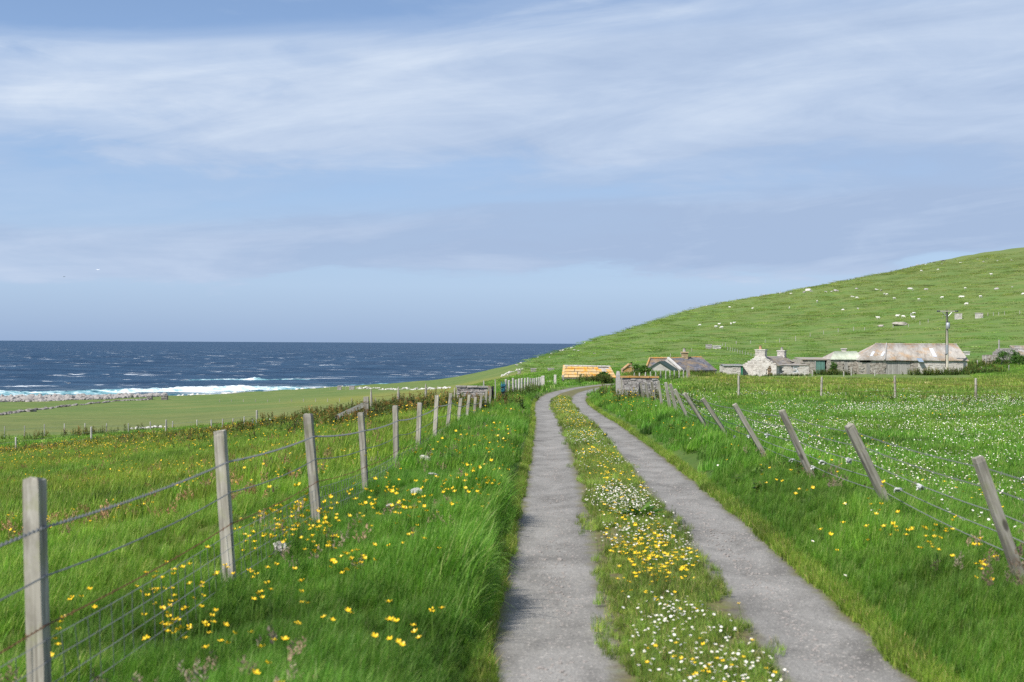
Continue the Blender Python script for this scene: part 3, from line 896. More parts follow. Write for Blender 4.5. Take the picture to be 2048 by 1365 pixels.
def weed_mesh(name, h, nleaf, leafL, leafW, seed, mat, spike=True, stems=3, rad=.12, n=4):
    r = random.Random(seed)
    V, Fc, B = [], [], []
    for st in range(stems):
        th = r.uniform(0, 6.28); q = rad * math.sqrt(r.random())
        bx, by = q * math.cos(th), q * math.sin(th)
        lx, ly = r.uniform(-.2, .25) * h, r.uniform(-.2, .2) * h
        hh = h * r.uniform(.65, 1.05)
        b0 = len(V)
        for k in range(4):                                # stem, three sided
            u = k / 3
            for a in range(3):
                V.append((bx + lx * u + .006 * math.cos(a * 2.1), by + ly * u + .006 * math.sin(a * 2.1), hh * u - .05)); B.append(.8)
        for k in range(3):
            for a in range(3):
                Fc.append((b0 + 3 * k + a, b0 + 3 * k + (a + 1) % 3, b0 + 3 * k + 3 + (a + 1) % 3, b0 + 3 * k + 3 + a))
        for i in range(nleaf):
            u = (i + r.random()) / nleaf
            size = (1 - .62 * u)
            lv, lf = leaf_verts(leafL * size * r.uniform(.7, 1.15), leafW * size, r.uniform(.2, 1.2), .2, n, .02)
            rz, ry = r.uniform(0, 6.28), r.uniform(-.75, .1) + u * -.3
            mt = Matrix.Translation((bx + lx * u, by + ly * u, hh * (.06 + .92 * u))) @ Euler((r.uniform(-.4, .4), ry, rz)).to_matrix().to_4x4()
            b0 = len(V)
            bb = min(1, max(0, r.betavariate(2, 3) + .12 * u))
            V.extend([tuple(mt @ Vector(p)) for p in lv]); B.extend([bb] * len(lv))
            Fc.extend([tuple(b0 + j for j in f) for f in lf])
        if spike:                                         # dock or nettle seed spike
            for i in range(10):
                u = .7 + .35 * i / 10
                c = Vector((bx + lx * u, by + ly * u, hh * u))
                a = r.uniform(0, 6.28); e = Vector((math.cos(a), math.sin(a), .6)) * h * .05
                b0 = len(V)
                V.extend([tuple(c), tuple(c + e + Vector((0, 0, .01))), tuple(c + Vector((0, 0, h * .05)))]); B.extend([r.uniform(.86, 1.0)] * 3)
                Fc.append((b0, b0 + 1, b0 + 2))
    me = mesh_from(name, V, Fc, [mat], True)
    me.attributes.new('br', 'FLOAT', 'POINT').data.foreach_set('value', np.clip(np.array(B, float), 0, 1))
    return me

def buttercup_mesh(name, h, d, seed, lean=.12):
    r = random.Random(seed)
    b = MB()
    tx, ty = r.uniform(-lean, lean * 1.5) * h, r.uniform(-lean, lean) * h
    b.tube([(0, 0, -.05), (tx * .3, ty * .3, h * .5), (tx, ty, h)], .0018, 3, 1, False)
    c = Vector((tx, ty, h))
    q = Euler((r.uniform(-.5, .2), r.uniform(-.5, .5), r.uniform(0, 6.28))).to_matrix()
    for k in range(5):
        a = k * 2 * math.pi / 5
        e = Vector((math.cos(a), math.sin(a), 0)); f = Vector((-math.sin(a), math.cos(a), 0))
        pts = [c, c + q @ (e * d * .34 - f * d * .20 + Vector((0, 0, d * .14))), c + q @ (e * d * .56 - f * d * .12 + Vector((0, 0, d * .34))),
               c + q @ (e * d * .56 + f * d * .12 + Vector((0, 0, d * .34))), c + q @ (e * d * .34 + f * d * .20 + Vector((0, 0, d * .14)))]
        b.add(pts, [(0, 1, 4), (1, 2, 3, 4)], 0)
    return b.mesh(name, [M['yellow'], M['stem']])

def daisy_mesh(name, h, d, seed):
    r = random.Random(seed)
    b = MB()
    tx, ty = r.uniform(-.2, .3) * h, r.uniform(-.2, .2) * h
    b.tube([(0, 0, -.04), (tx, ty, h)], .0014, 3, 1, False)
    c = Vector((tx, ty, h))
    q = Euler((r.uniform(-.5, .2), r.uniform(-.45, .45), r.uniform(0, 6.28))).to_matrix()
    n = 9
    ring = [c + q @ (Vector((math.cos(2 * math.pi * k / n), math.sin(2 * math.pi * k / n), .12 + .06 * (k % 2))) * d * .5 * (1 if k % 2 else .9)) for k in range(n)]
    inn = [c + q @ (Vector((math.cos(2 * math.pi * k / n), math.sin(2 * math.pi * k / n), .25)) * d * .17) for k in range(n)]
    b.add(ring + inn, [(k, (k + 1) % n, n + (k + 1) % n, n + k) for k in range(n)], 0)
    b.add(inn + [c + q @ Vector((0, 0, d * .12))], [(k, (k + 1) % n, n) for k in range(n)], 2)
    return b.mesh(name, [M['white'], M['stem'], M['disc']])

def rock_mesh(name, seed, mat, flat=.7, sub=2, rough=.35):
    bm = bmesh.new()
    bmesh.ops.create_icosphere(bm, subdivisions=sub, radius=1.0)
    o = Vector((seed * 3.7, seed * 1.3, seed * 7.1))
    for v in bm.verts:
        p = v.co.copy()
        n = mnoise.noise(p * .9 + o) * rough * 1.4 + mnoise.noise(p * 2.3 + o) * rough * .6
        p = p * (1 + n)
        m = max(abs(p.x), abs(p.y), abs(p.z))
        p = p.lerp(p / m * .8 if m > 0 else p, .35)      # blocky
        p.z *= flat
        v.co = p
    me = bpy.data.meshes.new(name)
    bm.to_mesh(me); bm.free()
    me.materials.append(mat)
    return me

# ---------------------------------------------------------------- scattering
def scatter_group(coll):
    g = bpy.data.node_groups.new('scatter_' + coll.name, 'GeometryNodeTree')
    g.interface.new_socket(name='Geometry', in_out='INPUT', socket_type='NodeSocketGeometry')
    g.interface.new_socket(name='Geometry', in_out='OUTPUT', socket_type='NodeSocketGeometry')
    gi = g.nodes.new('NodeGroupInput'); go = g.nodes.new('NodeGroupOutput')
    ci = g.nodes.new('GeometryNodeCollectionInfo')
    ci.inputs['Collection'].default_value = coll
    ci.inputs['Separate Children'].default_value = True
    ci.inputs['Reset Children'].default_value = True
    ip_ = g.nodes.new('GeometryNodeInstanceOnPoints')
    ip_.inputs['Pick Instance'].default_value = True
    def na(name, typ):
        n = g.nodes.new('GeometryNodeInputNamedAttribute')
        n.data_type = typ
        n.inputs['Name'].default_value = name
        return n.outputs['Attribute']
    e = g.nodes.new('FunctionNodeEulerToRotation')
    L = g.links.new
    L(gi.outputs[0], ip_.inputs['Points'])
    L(ci.outputs[0], ip_.inputs['Instance'])
    L(na('idx', 'INT'), ip_.inputs['Instance Index'])
    L(na('rot', 'FLOAT_VECTOR'), e.inputs[0]); L(e.outputs[0], ip_.inputs['Rotation'])
    L(na('scl', 'FLOAT_VECTOR'), ip_.inputs['Scale'])
    L(ip_.outputs[0], go.inputs[0])
    return g
_groups = {}
def scatter(name, coll, X, Y, scl, tint, label, cat, group=None, tilt=.12, spin=math.pi, dz=0.0, zs=None, Z=None, slope=None):
    n = len(X)
    if n == 0: return None
    if Z is None: Z = zfun(X, Y)
    me = bpy.data.meshes.new(name)
    me.vertices.add(n)
    me.vertices.foreach_set('co', np.stack([X, Y, Z + dz], -1).astype(np.float32).ravel())
    k = len(coll.objects)
    me.attributes.new('idx', 'INT', 'POINT').data.foreach_set('value', rng.integers(0, k, n).astype(np.int32))
    rot = np.stack([rng.normal(0, tilt, n), rng.normal(0, tilt, n), rng.uniform(-spin, spin, n)], -1)
    me.attributes.new('rot', 'FLOAT_VECTOR', 'POINT').data.foreach_set('vector', rot.astype(np.float32).ravel())
    scl = np.broadcast_to(np.asarray(scl, float), (n,))
    zz = scl if zs is None else scl * zs
    me.attributes.new('scl', 'FLOAT_VECTOR', 'POINT').data.foreach_set('vector', np.stack([scl, scl, zz], -1).astype(np.float32).ravel())
    me.attributes.new('tint', 'FLOAT_VECTOR', 'POINT').data.foreach_set('vector', np.broadcast_to(tint, (n, 3)).astype(np.float32).ravel())
    o = obj(name, me)
    if coll.name not in _groups: _groups[coll.name] = scatter_group(coll)
    md = o.modifiers.new('scatter', 'NODES')
    md.node_group = _groups[coll.name]
    tag(o, label, cat, group, 'stuff')
    return o

PC = {}
PC['long'] = proto_coll('long_tuft', [blades_mesh('long_tuft', 28, .075, .16, .40, .0072, .58, .28, M['blade'], 4, (0, .94), seed=i) for i in range(10)])
PC['short'] = proto_coll('short_tuft', [blades_mesh('short_tuft', 34, .08, .06, .17, .0048, .6, .18, M['blade'], 3, (.05, 1.0), seed=40 + i) for i in range(8)])
PC['head'] = proto_coll('seed_tuft', [blades_mesh('seed_tuft', 5, .06, .2, .36, .004, .35, .25, M['blade'], 4, (.2, 1.0), seed=80 + i, heads=5) for i in range(6)])
PC['mid'] = proto_coll('mid_patch', [blades_mesh('mid_patch', 150, .34, .10, .34, .013, .55, .25, M['blade'], 3, (0, .95), seed=120 + i) for i in range(8)])
PC['midshort'] = proto_coll('mid_short_patch', [blades_mesh('mid_short_patch', 150, .36, .06, .17, .013, .65, .2, M['blade'], 3, (0, 1.0), seed=160 + i) for i in range(8)])
PC['far'] = proto_coll('far_patch', [blades_mesh('far_patch', 150, .95, .08, .26, .040, .6, .2, M['blade'], 2, (0, 1.0), seed=200 + i) for i in range(6)])
PC['weed'] = proto_coll('weed', [weed_mesh('weed', .55, 12, .20, .085, 300 + i, M['leaf'], i % 2 == 0) for i in range(8)])
PC['herb'] = proto_coll('herb', [weed_mesh('herb', .16, 8, .10, .05, 340 + i, M['leaf'], False, 4, .10, 3) for i in range(6)])
PC['cup'] = proto_coll('buttercup', [buttercup_mesh('buttercup', .20 + .03 * i, .030, 400 + i) for i in range(5)])
PC['daisy'] = proto_coll('daisy', [daisy_mesh('daisy', .05 + .012 * i, .020, 440 + i) for i in range(5)])
PC['beach'] = proto_coll('beach_boulder', [rock_mesh('beach_boulder', 500 + i, M['beach'], .55, 2, .4) for i in range(7)])
PC['grit'] = proto_coll('grit', [rock_mesh('grit', 530 + i, M['lich'], .6, 1, .3) for i in range(4)])
PC['pale'] = proto_coll('wall_stone', [rock_mesh('wall_stone', 560 + i, M['stone_white'], .55, 2, .35) for i in range(5)])

def region(y0, y1, n, mx=1.6, xpad=1.5, pw=1.0):
    """random points in the part of the view between two depths, plus a margin on each side"""
    Y = np.sqrt(rng.uniform(y0 ** 2, y1 ** 2, n)) if pw == 1.0 else y0 * (y1 / y0) ** rng.uniform(0, 1, n)
    X = rng.uniform(-1, 1, n) * (0.415 * Y + xpad)
    return X, Y
def clump(X, Y, lo, hi): return waves(X, Y, lo, hi)
def tints(X, Y, base=(1, 1, 1), var=.16, sor=None):
    n = len(X)
    t = np.array(base)[None] * (1 + rng.normal(0, var * 1.3, (n, 1)) + .30 * waves(X, Y, 1, 4)[:, None] + .14 * waves(X, Y, 6, 14)[:, None])
    yel = np.clip(.5 * waves(X + 30, Y - 9, 4, 25) + rng.normal(0, .35, n), -1, 1)[:, None]
    t = t * (1 + yel * np.array([[.22, .05, -.05]]))
    if sor is not None:
        t = t * (1 - sor[:, None]) + np.array([[1.55, .80, 1.0]]) * sor[:, None] * (1 + rng.normal(0, .15, (n, 1)))
    return np.clip(t, .25, 2.6)

def build_grass():
    # verges beside the track: long wind-blown tufts
    X, Y = region(2.2, 17, 96000, pw=2)
    s = s_of(X, Y)
    edge = 1.17 + .04 * waves(X, Y, 1, 3)
    keep = ((s < -edge) & (s > -3.6)) | ((s > edge) & (s < 3.1))
    X, Y, s = X[keep], Y[keep], s[keep]
    hum = 1.25 * waves(X, Y, 1, 5)
    sc = (.40 + .20 * np.clip(hum, -1, 1)) * rng.uniform(.75, 1.25, len(X))
    lip = np.exp(-((s + 1.45) / .32) ** 2) * (1 + .8 * np.clip(waves(X, Y * 1.0, 2, 5), -.6, 1))
    sc = sc * (1 + .55 * lip) * np.where(s < 0, 1 - .38 * sst(1.9, 2.6, -s), 1 - .15 * sst(1.9, 2.4, s))
    sc = sc * np.where(s > 0, .45 + .48 * sst(1.15, 1.9, s), .92)
    sc = np.maximum(sc, rng.uniform(.30, .42, len(X))) * np.where(np.abs(s) < 1.3, .6, 1)
    base = np.where((s > 0)[:, None], np.array([[.84, .88, .8]]), np.array([[.76, .87, .78]]))
    scatter('verge_grass', PC['long'], X, Y, sc, tints(X, Y) * base, 'long wind-blown green grass on both verges of the near track', 'grass', tilt=.14, spin=.9)
    X, Y = region(2.4, 34, 1500, pw=2)
    s = s_of(X, Y); keep = ((s < -1.4) & (s > -3.2) & (waves(X, Y, 2, 8) > .1)) | ((s > 1.7) & (s < 3.0) & (waves(X + 5, Y, 2, 8) > -.2))
    X, Y = X[keep], Y[keep]
    scatter('grass_seed_heads', PC['head'], X, Y, rng.uniform(.42, .68, len(X)), tints(X, Y), 'brownish flowering grass heads standing in the verges', 'grass', tilt=.12, spin=.9)
    X, Y = region(12, 75, 900, pw=2)
    k = (s_of(X, Y) < -3.3) & (1024 + F * X / Y < 950) & (waves(X, Y, 4, 25) > -.35)
    X, Y = X[k], Y[k]
    scatter('sorrel', PC['head'], X, Y, rng.uniform(.55, .9, len(X)) * (1 + .6 * sst(20, 60, Y)), tints(X, Y, (1.05, .80, .62), .25), 'reddish brown sorrel and seeding grass in the sloping left field', 'sorrel', tilt=.12, spin=.9)
    # low leafy herbs in the verges
    X, Y = region(9, 60, 3200, pw=2)
    s = s_of(X, Y); keep = ((s < -1.2) & (s > -2.8) & (waves(X + 17, Y, 2, 12) > .15)) | ((s > 1.4) & (s < 2.8) & (waves(X + 40, Y, 2, 12) > .2))
    X, Y = X[keep], Y[keep]
    scatter('verge_herbs', PC['herb'], X, Y, rng.uniform(.6, 1.3, len(X)) * (1 + .6 * sst(20, 40, Y)), tints(X, Y, (1, 1.05, 1)), 'low dark leafy herbs among the verge grass', 'herbs')
    # the strip between the wheel tracks
    Y = 2.2 * (62 / 2.2) ** rng.uniform(0, 1, 17000)
    w = .33 + .09 * waves(np.full_like(Y, 0), Y, 1, 6)
    s = rng.normal(0, .25, len(Y))
    k = np.abs(s) < w * 1.35; Y, s = Y[k], s[k]
    X = xc(Y) + s
    bare = waves(X * 2, Y, 1, 5)
    k = (bare + .5 * waves(X * 3, Y * 2, 1, 3) > -.5) | (np.abs(s) < .12); X, Y, s = X[k], Y[k], s[k]
    scatter('track_centre_grass', PC['short'], X, Y, (.42 + .32 * rng.random(len(X))) * (1 - .3 * (np.abs(s) > .3)) * (1 + .7 * sst(10, 40, Y)), tints(X, Y, (1.30, .98, 1.3), .3), 'short patchy grass growing along the middle of the track', 'grass', tilt=.2, Z=zr(Y) + .03)
    # frayed turf along the outer edges of the tarmac
    Y = 2.2 * (60 / 2.2) ** rng.uniform(0, 1, 9000)
    s = (1.15 + np.abs(rng.normal(0, .07, len(Y)))) * np.where(rng.random(len(Y)) < .5, -1, 1)
    X = xc(Y) + s
    s2 = s + .03 * waves(X, Y, 1, 3) * np.sign(s)
    scatter('track_edge_grass', PC['short'], xc(Y) + s2, Y, .55 + .35 * rng.random(len(X)), tints(X, Y, (1.25, 1.0, 1.0), .2), 'short yellowish turf fraying along the outer edges of the track', 'grass', tilt=.2, Z=zr(Y) + .0)
    # near fields
    X, Y = region(3.0, 20, 42000, pw=2)
    s = s_of(X, Y)
    kl = s < -3.0; kr = s > 2.5
    sor = np.clip(.03 + .5 * sst(6.5, 15, Y) * sst(-.7, .6, waves(X, Y, 4, 25)), 0, .85) * (rng.random(len(X)) < .55)
    XL, YL = X[kl], Y[kl]
    scatter('meadow_grass', PC['long'], XL, YL, (.52 + .2 * waves(XL, YL, 1, 5).clip(-1, 1)) * rng.uniform(.7, 1.2, len(XL)), tints(XL, YL, (1.08, 1.04, .95), .2, sor[kl] * .6), 'rough grass with reddish sorrel in the near left field', 'grass', tilt=.16, spin=1.2)
    XR, YR = X[kr], Y[kr]
    scatter('pasture_grass', PC['short'], XR, YR, rng.uniform(.8, 1.35, len(XR)), tints(XR, YR, (.92, 1.0, .95), .16), 'short grazed grass in the near right field', 'grass', tilt=.16)
    # middle distance
    X, Y = region(15, 62, 22000, xpad=1.0)
    s = s_of(X, Y)
    keep = (np.abs(s) > 1.42)
    X, Y, s = X[keep], Y[keep], s[keep]
    vg = ((s < 0) & (s > -3.2)) | ((s > 0) & (s < 2.8))
    lf = (s < -3.2); rf = (s > 2.8)
    sor = np.clip(.06 + .5 * sst(-.6, .7, waves(X, Y, 4, 25)), 0, .85) * (rng.random(len(X)) < .55)
    fr = sst(15, 19, Y)
    k = vg & (rng.random(len(X)) < fr)
    scatter('verge_grass', PC['mid'], X[k], Y[k], rng.uniform(.55, 1.0, k.sum()) * np.where(np.abs(s[k]) < 1.8, .75, 1), tints(X[k], Y[k], (.86, .92, .85)), 'long verge grass farther along the track', 'grass', tilt=.1, spin=.9)
    k = lf & (rng.random(len(X)) < fr)
    scatter('meadow_grass', PC['mid'], X[k], Y[k], rng.uniform(.75, 1.25, k.sum()), tints(X[k], Y[k], (1.15, .97, .92), .2, sor[k] * .75), 'reddish green hay grass in the sloping left field', 'grass', tilt=.1, spin=1.2)
    k = rf & (rng.random(len(X)) < fr)
    scatter('pasture_grass', PC['midshort'], X[k], Y[k], rng.uniform(.8, 1.3, k.sum()), tints(X[k], Y[k], (.95, 1, .95), .16), 'short green pasture in the right field', 'grass', tilt=.1)
    # far ground
    X, Y = region(58, 185, 22000, xpad=2.0)
    px = 1024 + F * X / Y
    s = s_of(X, Y)
    keep = (np.abs(s) > 1.9) | (Y > 112)
    keep &= ~((px < 930) & (Y > 118))
    keep &= ~((px > 1280) & (px < 1960) & (Y > 128) & (Y < 172))
    X, Y, px = X[keep], Y[keep], px[keep]
    tan = sst(1330, 1420, px) * np.exp(-((Y - 105) / 34) ** 2)
    lft = (1 - sst(650, 950, px)) * (1 - sst(80, 100, Y))
    base = np.array([[.95, .98, .95]]) * (1 - tan[:, None]) + np.array([[1.45, 1.0, 1.35]]) * tan[:, None]
    base = base * (1 - lft[:, None]) + np.array([[1.25, .86, .95]]) * lft[:, None]
    low = sst(95, 120, Y) * (1 - sst(900, 1100, px))
    base = base * (1 - .8 * low[:, None]) + np.array([[1.30, 1.0, 1.45]]) * .8 * low[:, None]
    scatter('pasture_grass', PC['far'], X, Y, rng.uniform(.7, 1.25, len(X)), tints(X, Y, (1, 1, 1), .14) * base, 'distant pasture grass between the fences and the farm', 'grass', tilt=.08, zs=1 - .6 * low)
    # tussocks on the hill and the far fields
    X, Y = region(180, 640, 15000, xpad=4.0)
    Z = zfun(X, Y)
    k = (Z > -11.6) & ~((Y > 430) & (Z < -6)) & ((X > .012 * Y) | (Z > -2.5)) & (waves(X, Y, 6, 40) + rng.normal(0, .5, len(X)) > -.35)
    X, Y, Z = X[k], Y[k], Z[k]
    hi = sst(-2, 25, Z)[:, None]
    base = np.array([[1.0, .98, 1.0]]) * (1 - hi) + np.array([[1.30, .98, 1.35]]) * hi
    scatter('hill_grass', PC['far'], X, Y, rng.uniform(1.2, 2.4, len(X)) * (1 + .0015 * Y), tints(X, Y, (1.05, .95, 1.1), .22) * base, 'tussocky grass over the distant hill and shore fields', 'grass', tilt=.05, zs=.22, Z=Z)
build_grass()

# tall weeds: docks, nettles, thistles
def build_weeds():
    X, Y, S = [], [], []
    def belt(pts, n, w, s0, s1):
        pts = [Vector(p) for p in pts]
        for i in range(n):
            u = random.random() * (len(pts) - 1); k = int(u); f = u - k
            p = pts[k].lerp(pts[min(k + 1, len(pts) - 1)], f)
            X.append(p.x + random.gauss(0, w)); Y.append(p.y + random.gauss(0, w * 1.3)); S.append(random.uniform(s0, s1))
    def at(px, d): return Vector(((px - 1024) / F * d, d, 0))
    belt([at(560, 52), at(650, 50), at(760, 46), at(860, 44)], 600, 2.0, .7, 1.4)
    belt([at(700, 42), at(800, 40), at(870, 39)], 240, 1.2, .7, 1.25)
    belt([at(-60, 74), at(150, 78), at(330, 80), at(500, 72), at(600, 60)], 520, 3.0, .5, 1.0)
    belt([at(500, 75), at(600, 68)], 90, 2.5, .9, 1.5)
    belt([at(60, 112), at(190, 115), at(260, 113)], 70, 2.5, .9, 1.6)
    belt([at(1180, 97), at(1205, 99), at(1235, 99)], 130, .8, .7, 1.4)      # by the lichened shed
    belt([at(1235, 84), at(1290, 104), at(1340, 108)], 130, 1.2, .9, 1.6)
    belt([at(1380, 117), at(1410, 118), at(1445, 120)], 110, .8, .5, 1.0)
    belt([at(1450, 148), at(1540, 149), at(1612, 149)], 240, .7, .35, .7)
    belt([at(1640, 156), at(1665, 156), at(1700, 156)], 90, .6, .9, 1.5)
    belt([at(1830, 154), at(1885, 154), at(1950, 154), at(1990, 152)], 190, .9, 1.0, 1.9)
    belt([at(1930, 165), at(1985, 178), at(2060, 182)], 260, 2.0, .9, 1.9)
    belt([at(1195, 66), at(1255, 52), at(1300, 47), at(1330, 38)], 120, .7, .5, 1.1)   # under the right pen wall
    belt([at(1020, 57), at(1050, 66), at(1075, 72)], 80, .5, .5, 1.0)
    belt([at(1010, 46), at(1045, 46), at(1050, 40)], 60, .35, .35, .7)
    belt([at(1560, 62), at(1760, 64), at(1900, 58), at(2040, 60)], 120, 3.0, .35, .7)   # thistles in the right field
    belt([at(1880, 58), at(2048, 58)], 90, 1.8, .4, .8)
    X, Y, S = np.array(X), np.array(Y), np.array(S)
    k = (np.abs(s_of(X, Y)) > 1.5) | (Y > 112)
    X, Y, S = X[k], Y[k], S[k]
    far = Y > 84
    t = tints(X, Y, (1, 1, 1), .25)
    br = (rng.random(len(X)) < .4) & (X < 0)
    t[br] = t[br] * np.array([1.5, .95, 1.0])
    scatter('tall_weeds', PC['weed'], X, Y, S, t, 'tall docks, nettles and thistles in belts beside fences and walls', 'weeds', tilt=.1)
build_weeds()

# flowers
def cluster_px(lst, spread_px=14, h=.22):
    P_ = []
    for px, py, n in lst:
        for i in range(int(n * 1.8 + .5)):
            p = hit(px + random.gauss(0, spread_px), py + random.gauss(0, spread_px * .7), h)
            P_.append((p.x, p.y))
    return P_
LEFT_CUPS = [(430, 1268, 8), (345, 1245, 8), (545, 1190, 5), (600, 1222, 3), (640, 1062, 30), (700, 1132, 8), (715, 1118, 6), (832, 1092, 4), (788, 1272, 5), (862, 1250, 3),
             (735, 1022, 14), (800, 1030, 14), (850, 1002, 8), (780, 985, 8), (950, 990, 12), (982, 968, 8), (905, 975, 6), (540, 1300, 2), (560, 1062, 22), (500, 1082, 10),
             (330, 1182, 12), (392, 1160, 4), (322, 1238, 6), (870, 905, 6), (930, 912, 10), (1010, 890, 15), (990, 872, 12), (165, 1220, 3), (120, 1288, 4), (690, 1215, 2), (520, 1345, 2), (610, 1085, 10), (470, 1160, 5)]
RIGHT_CUPS = [(1780, 1072, 9), (1862, 1092, 8), (1890, 1080, 4), (1982, 1128, 5), (1955, 1146, 2), (1540, 960, 4), (1657, 926, 2), (1745, 1022, 4), (1690, 1082, 2), (1380, 852, 6),
              (1290, 802, 20), (1232, 806, 24), (1262, 790, 10), (1330, 868, 5), (1600, 1000, 2), (1465, 920, 2)]
def build_flowers():
    cups = cluster_px(LEFT_CUPS, 26); nl = len(cups)
    rc = cluster_px(RIGHT_CUPS, 20)
    # middle strip
    mid = []
    for i in range(4200):
        y = 5 * (60 / 5) ** random.random()
        s = random.gauss(0, .18)
        if abs(s) > .36: continue
        x = float(xc(y)) + s
        if float(waves(np.array(x * 2), np.array(y), 2, 8)) + .5 * (9 < y < 16) + .35 * (y >= 16) + 1.0 * random.gauss(0, .5) > .75: mid.append((x, y))
    allc = [(p, 'verge beside the left fence') for p in cups] + [(p, 'verge beside the leaning fence') for p in rc] + [(p, 'mid') for p in mid]
    allc = [(p, w) for p, w in allc if (abs(float(s_of(p[0], p[1]))) > 1.25 or w == 'mid')]
    allc.sort(key=lambda q: q[0][1])
    protos = [buttercup_mesh('buttercup', .17 + .025 * i, .027, 600 + i) for i in range(6)]
    lab = {'mid': ('yellow buttercup flower on the grassy middle strip of the track', 'buttercups along the middle of the track'),
           'verge beside the left fence': ('yellow buttercup flower in the grass verge below the left fence', 'buttercups on the left verge'),
           'verge beside the leaning fence': ('yellow buttercup flower in the grass verge below the leaning fence', 'buttercups on the right verge')}
    for p, w in allc[:300]:
        z = gz(*p) if w != 'mid' else float(zr(p[1])) + .03
        k = .62 if w == 'mid' else 1.0
        q = .72 if w == 'mid' else 1.0
        o = obj('buttercup', random.choice(protos), None, (p[0], p[1], z), (0, 0, random.uniform(0, 6.28)), (random.uniform(.9, 1.2) * q,) * 2 + (random.uniform(.9, 1.3) * k,))
        tag(o, lab[w][0], 'flower', lab[w][1])
    rest = np.array([p for p, w in allc[300:]])
    # left field, thickening towards the crest
    X, Y = region(6, 80, 16000, xpad=0.5)
    k = (s_of(X, Y) < -3.3) & (waves(X, Y, 4, 15) + .5 * waves(X, Y, 1, 4) + .35 * sst(8, 30, Y) > .55) & (1024 + F * X / Y < 950)
    X, Y = X[k], Y[k]
    X2, Y2 = region(14, 55, 1200, xpad=.3); s2 = s_of(X2, Y2); k = (s2 < -1.5) & (s2 > -3) & (waves(X2, Y2, 2, 8) > .2) | ((s2 > 1.5) & (s2 < 2.6) & (Y2 > 38) & (waves(X2, Y2, 2, 8) > 0))
    X3, Y3 = region(10, 75, 5200, xpad=.3); k3 = (s_of(X3, Y3) > 2.9) & (waves(X3 - 11, Y3, 4, 15) > .25)
    X = np.concatenate([rest[:, 0], X, X2[k], X3[k3]]); Y = np.concatenate([rest[:, 1], Y, Y2[k], Y3[k3]])
    sc = rng.uniform(.85, 1.2, len(X)) * (1 + .35 * sst(20, 60, Y))
    zs = np.where(s_of(X, Y) > 2.9, .6, np.where(np.abs(s_of(X, Y)) < .5, .6, 1.15))
    scatter('buttercup_drifts', PC['cup'], X, Y, sc, (1, 1, 1), 'drifts of tiny yellow buttercups across the fields', 'flowers', zs=zs)
    # daisies: the middle strip, then the right field
    dm = []
    for i in range(17000):
        y = 4.2 * (60 / 4.2) ** random.random()
        s = random.gauss(0, .20)
        if abs(s) > .42: continue
        x = float(xc(y)) + s
        if y < 11 and random.random() > .25 + .75 * (y / 11) ** 2: continue
        if float(waves(np.array(x * 2 + 50), np.array(y * 1.2), 2, 8)) > -.35 + 1.3 * random.random(): dm.append((x, y))
    dm.sort(key=lambda q: q[1])
    protos = [daisy_mesh('daisy', .030 + .010 * i, .0135, 640 + i) for i in range(6)]
    for p in dm[:300]:
        o = obj('daisy', random.choice(protos), None, (p[0], p[1], float(zr(p[1])) + .03), (0, 0, random.uniform(0, 6.28)), random.uniform(.8, 1.15))
        tag(o, 'small white daisy on the grassy middle strip of the near track', 'flower', 'daisies along the middle of the track')
    rest = np.array(dm[300:])
    X, Y = region(8, 78, 120000, xpad=.5)
    dn = waves(X, Y, 4, 15) + .55 * waves(X, Y, 1, 4)
    k = (s_of(X, Y) > 2.6) & (dn + .65 * np.exp(-((Y - 24) / 16) ** 2) - .5 * sst(45, 75, Y) > .30) & (X > .09 * Y + 1.0)
    X, Y = X[k], Y[k]
    X2, Y2 = region(4, 40, 1500, xpad=.3); s2 = s_of(X2, Y2); k2 = (s2 > 1.2) & (s2 < 2.0) & (waves(X2, Y2, 2, 8) > 0)
    Xa = np.concatenate([X, X2[k2]]); Ya = np.concatenate([Y, Y2[k2]])
    zs = np.where(s_of(Xa, Ya) < 2.2, 2.2, 1.9)
    scatter('daisy_drifts', PC['daisy'], Xa, Ya, rng.uniform(.8, 1.35, len(Xa)) * (1 + .40 * sst(20, 60, Ya)), (1, 1, 1), 'drifts of white daisies in the right field', 'flowers', zs=zs)
    scatter('track_centre_daisies', PC['daisy'], rest[:, 0], rest[:, 1], rng.uniform(.7, 1.0, len(rest)), (1, 1, 1), 'white daisies farther along the middle of the track', 'flowers', Z=zr(rest[:, 1]) + .03, zs=1.4)
build_flowers()

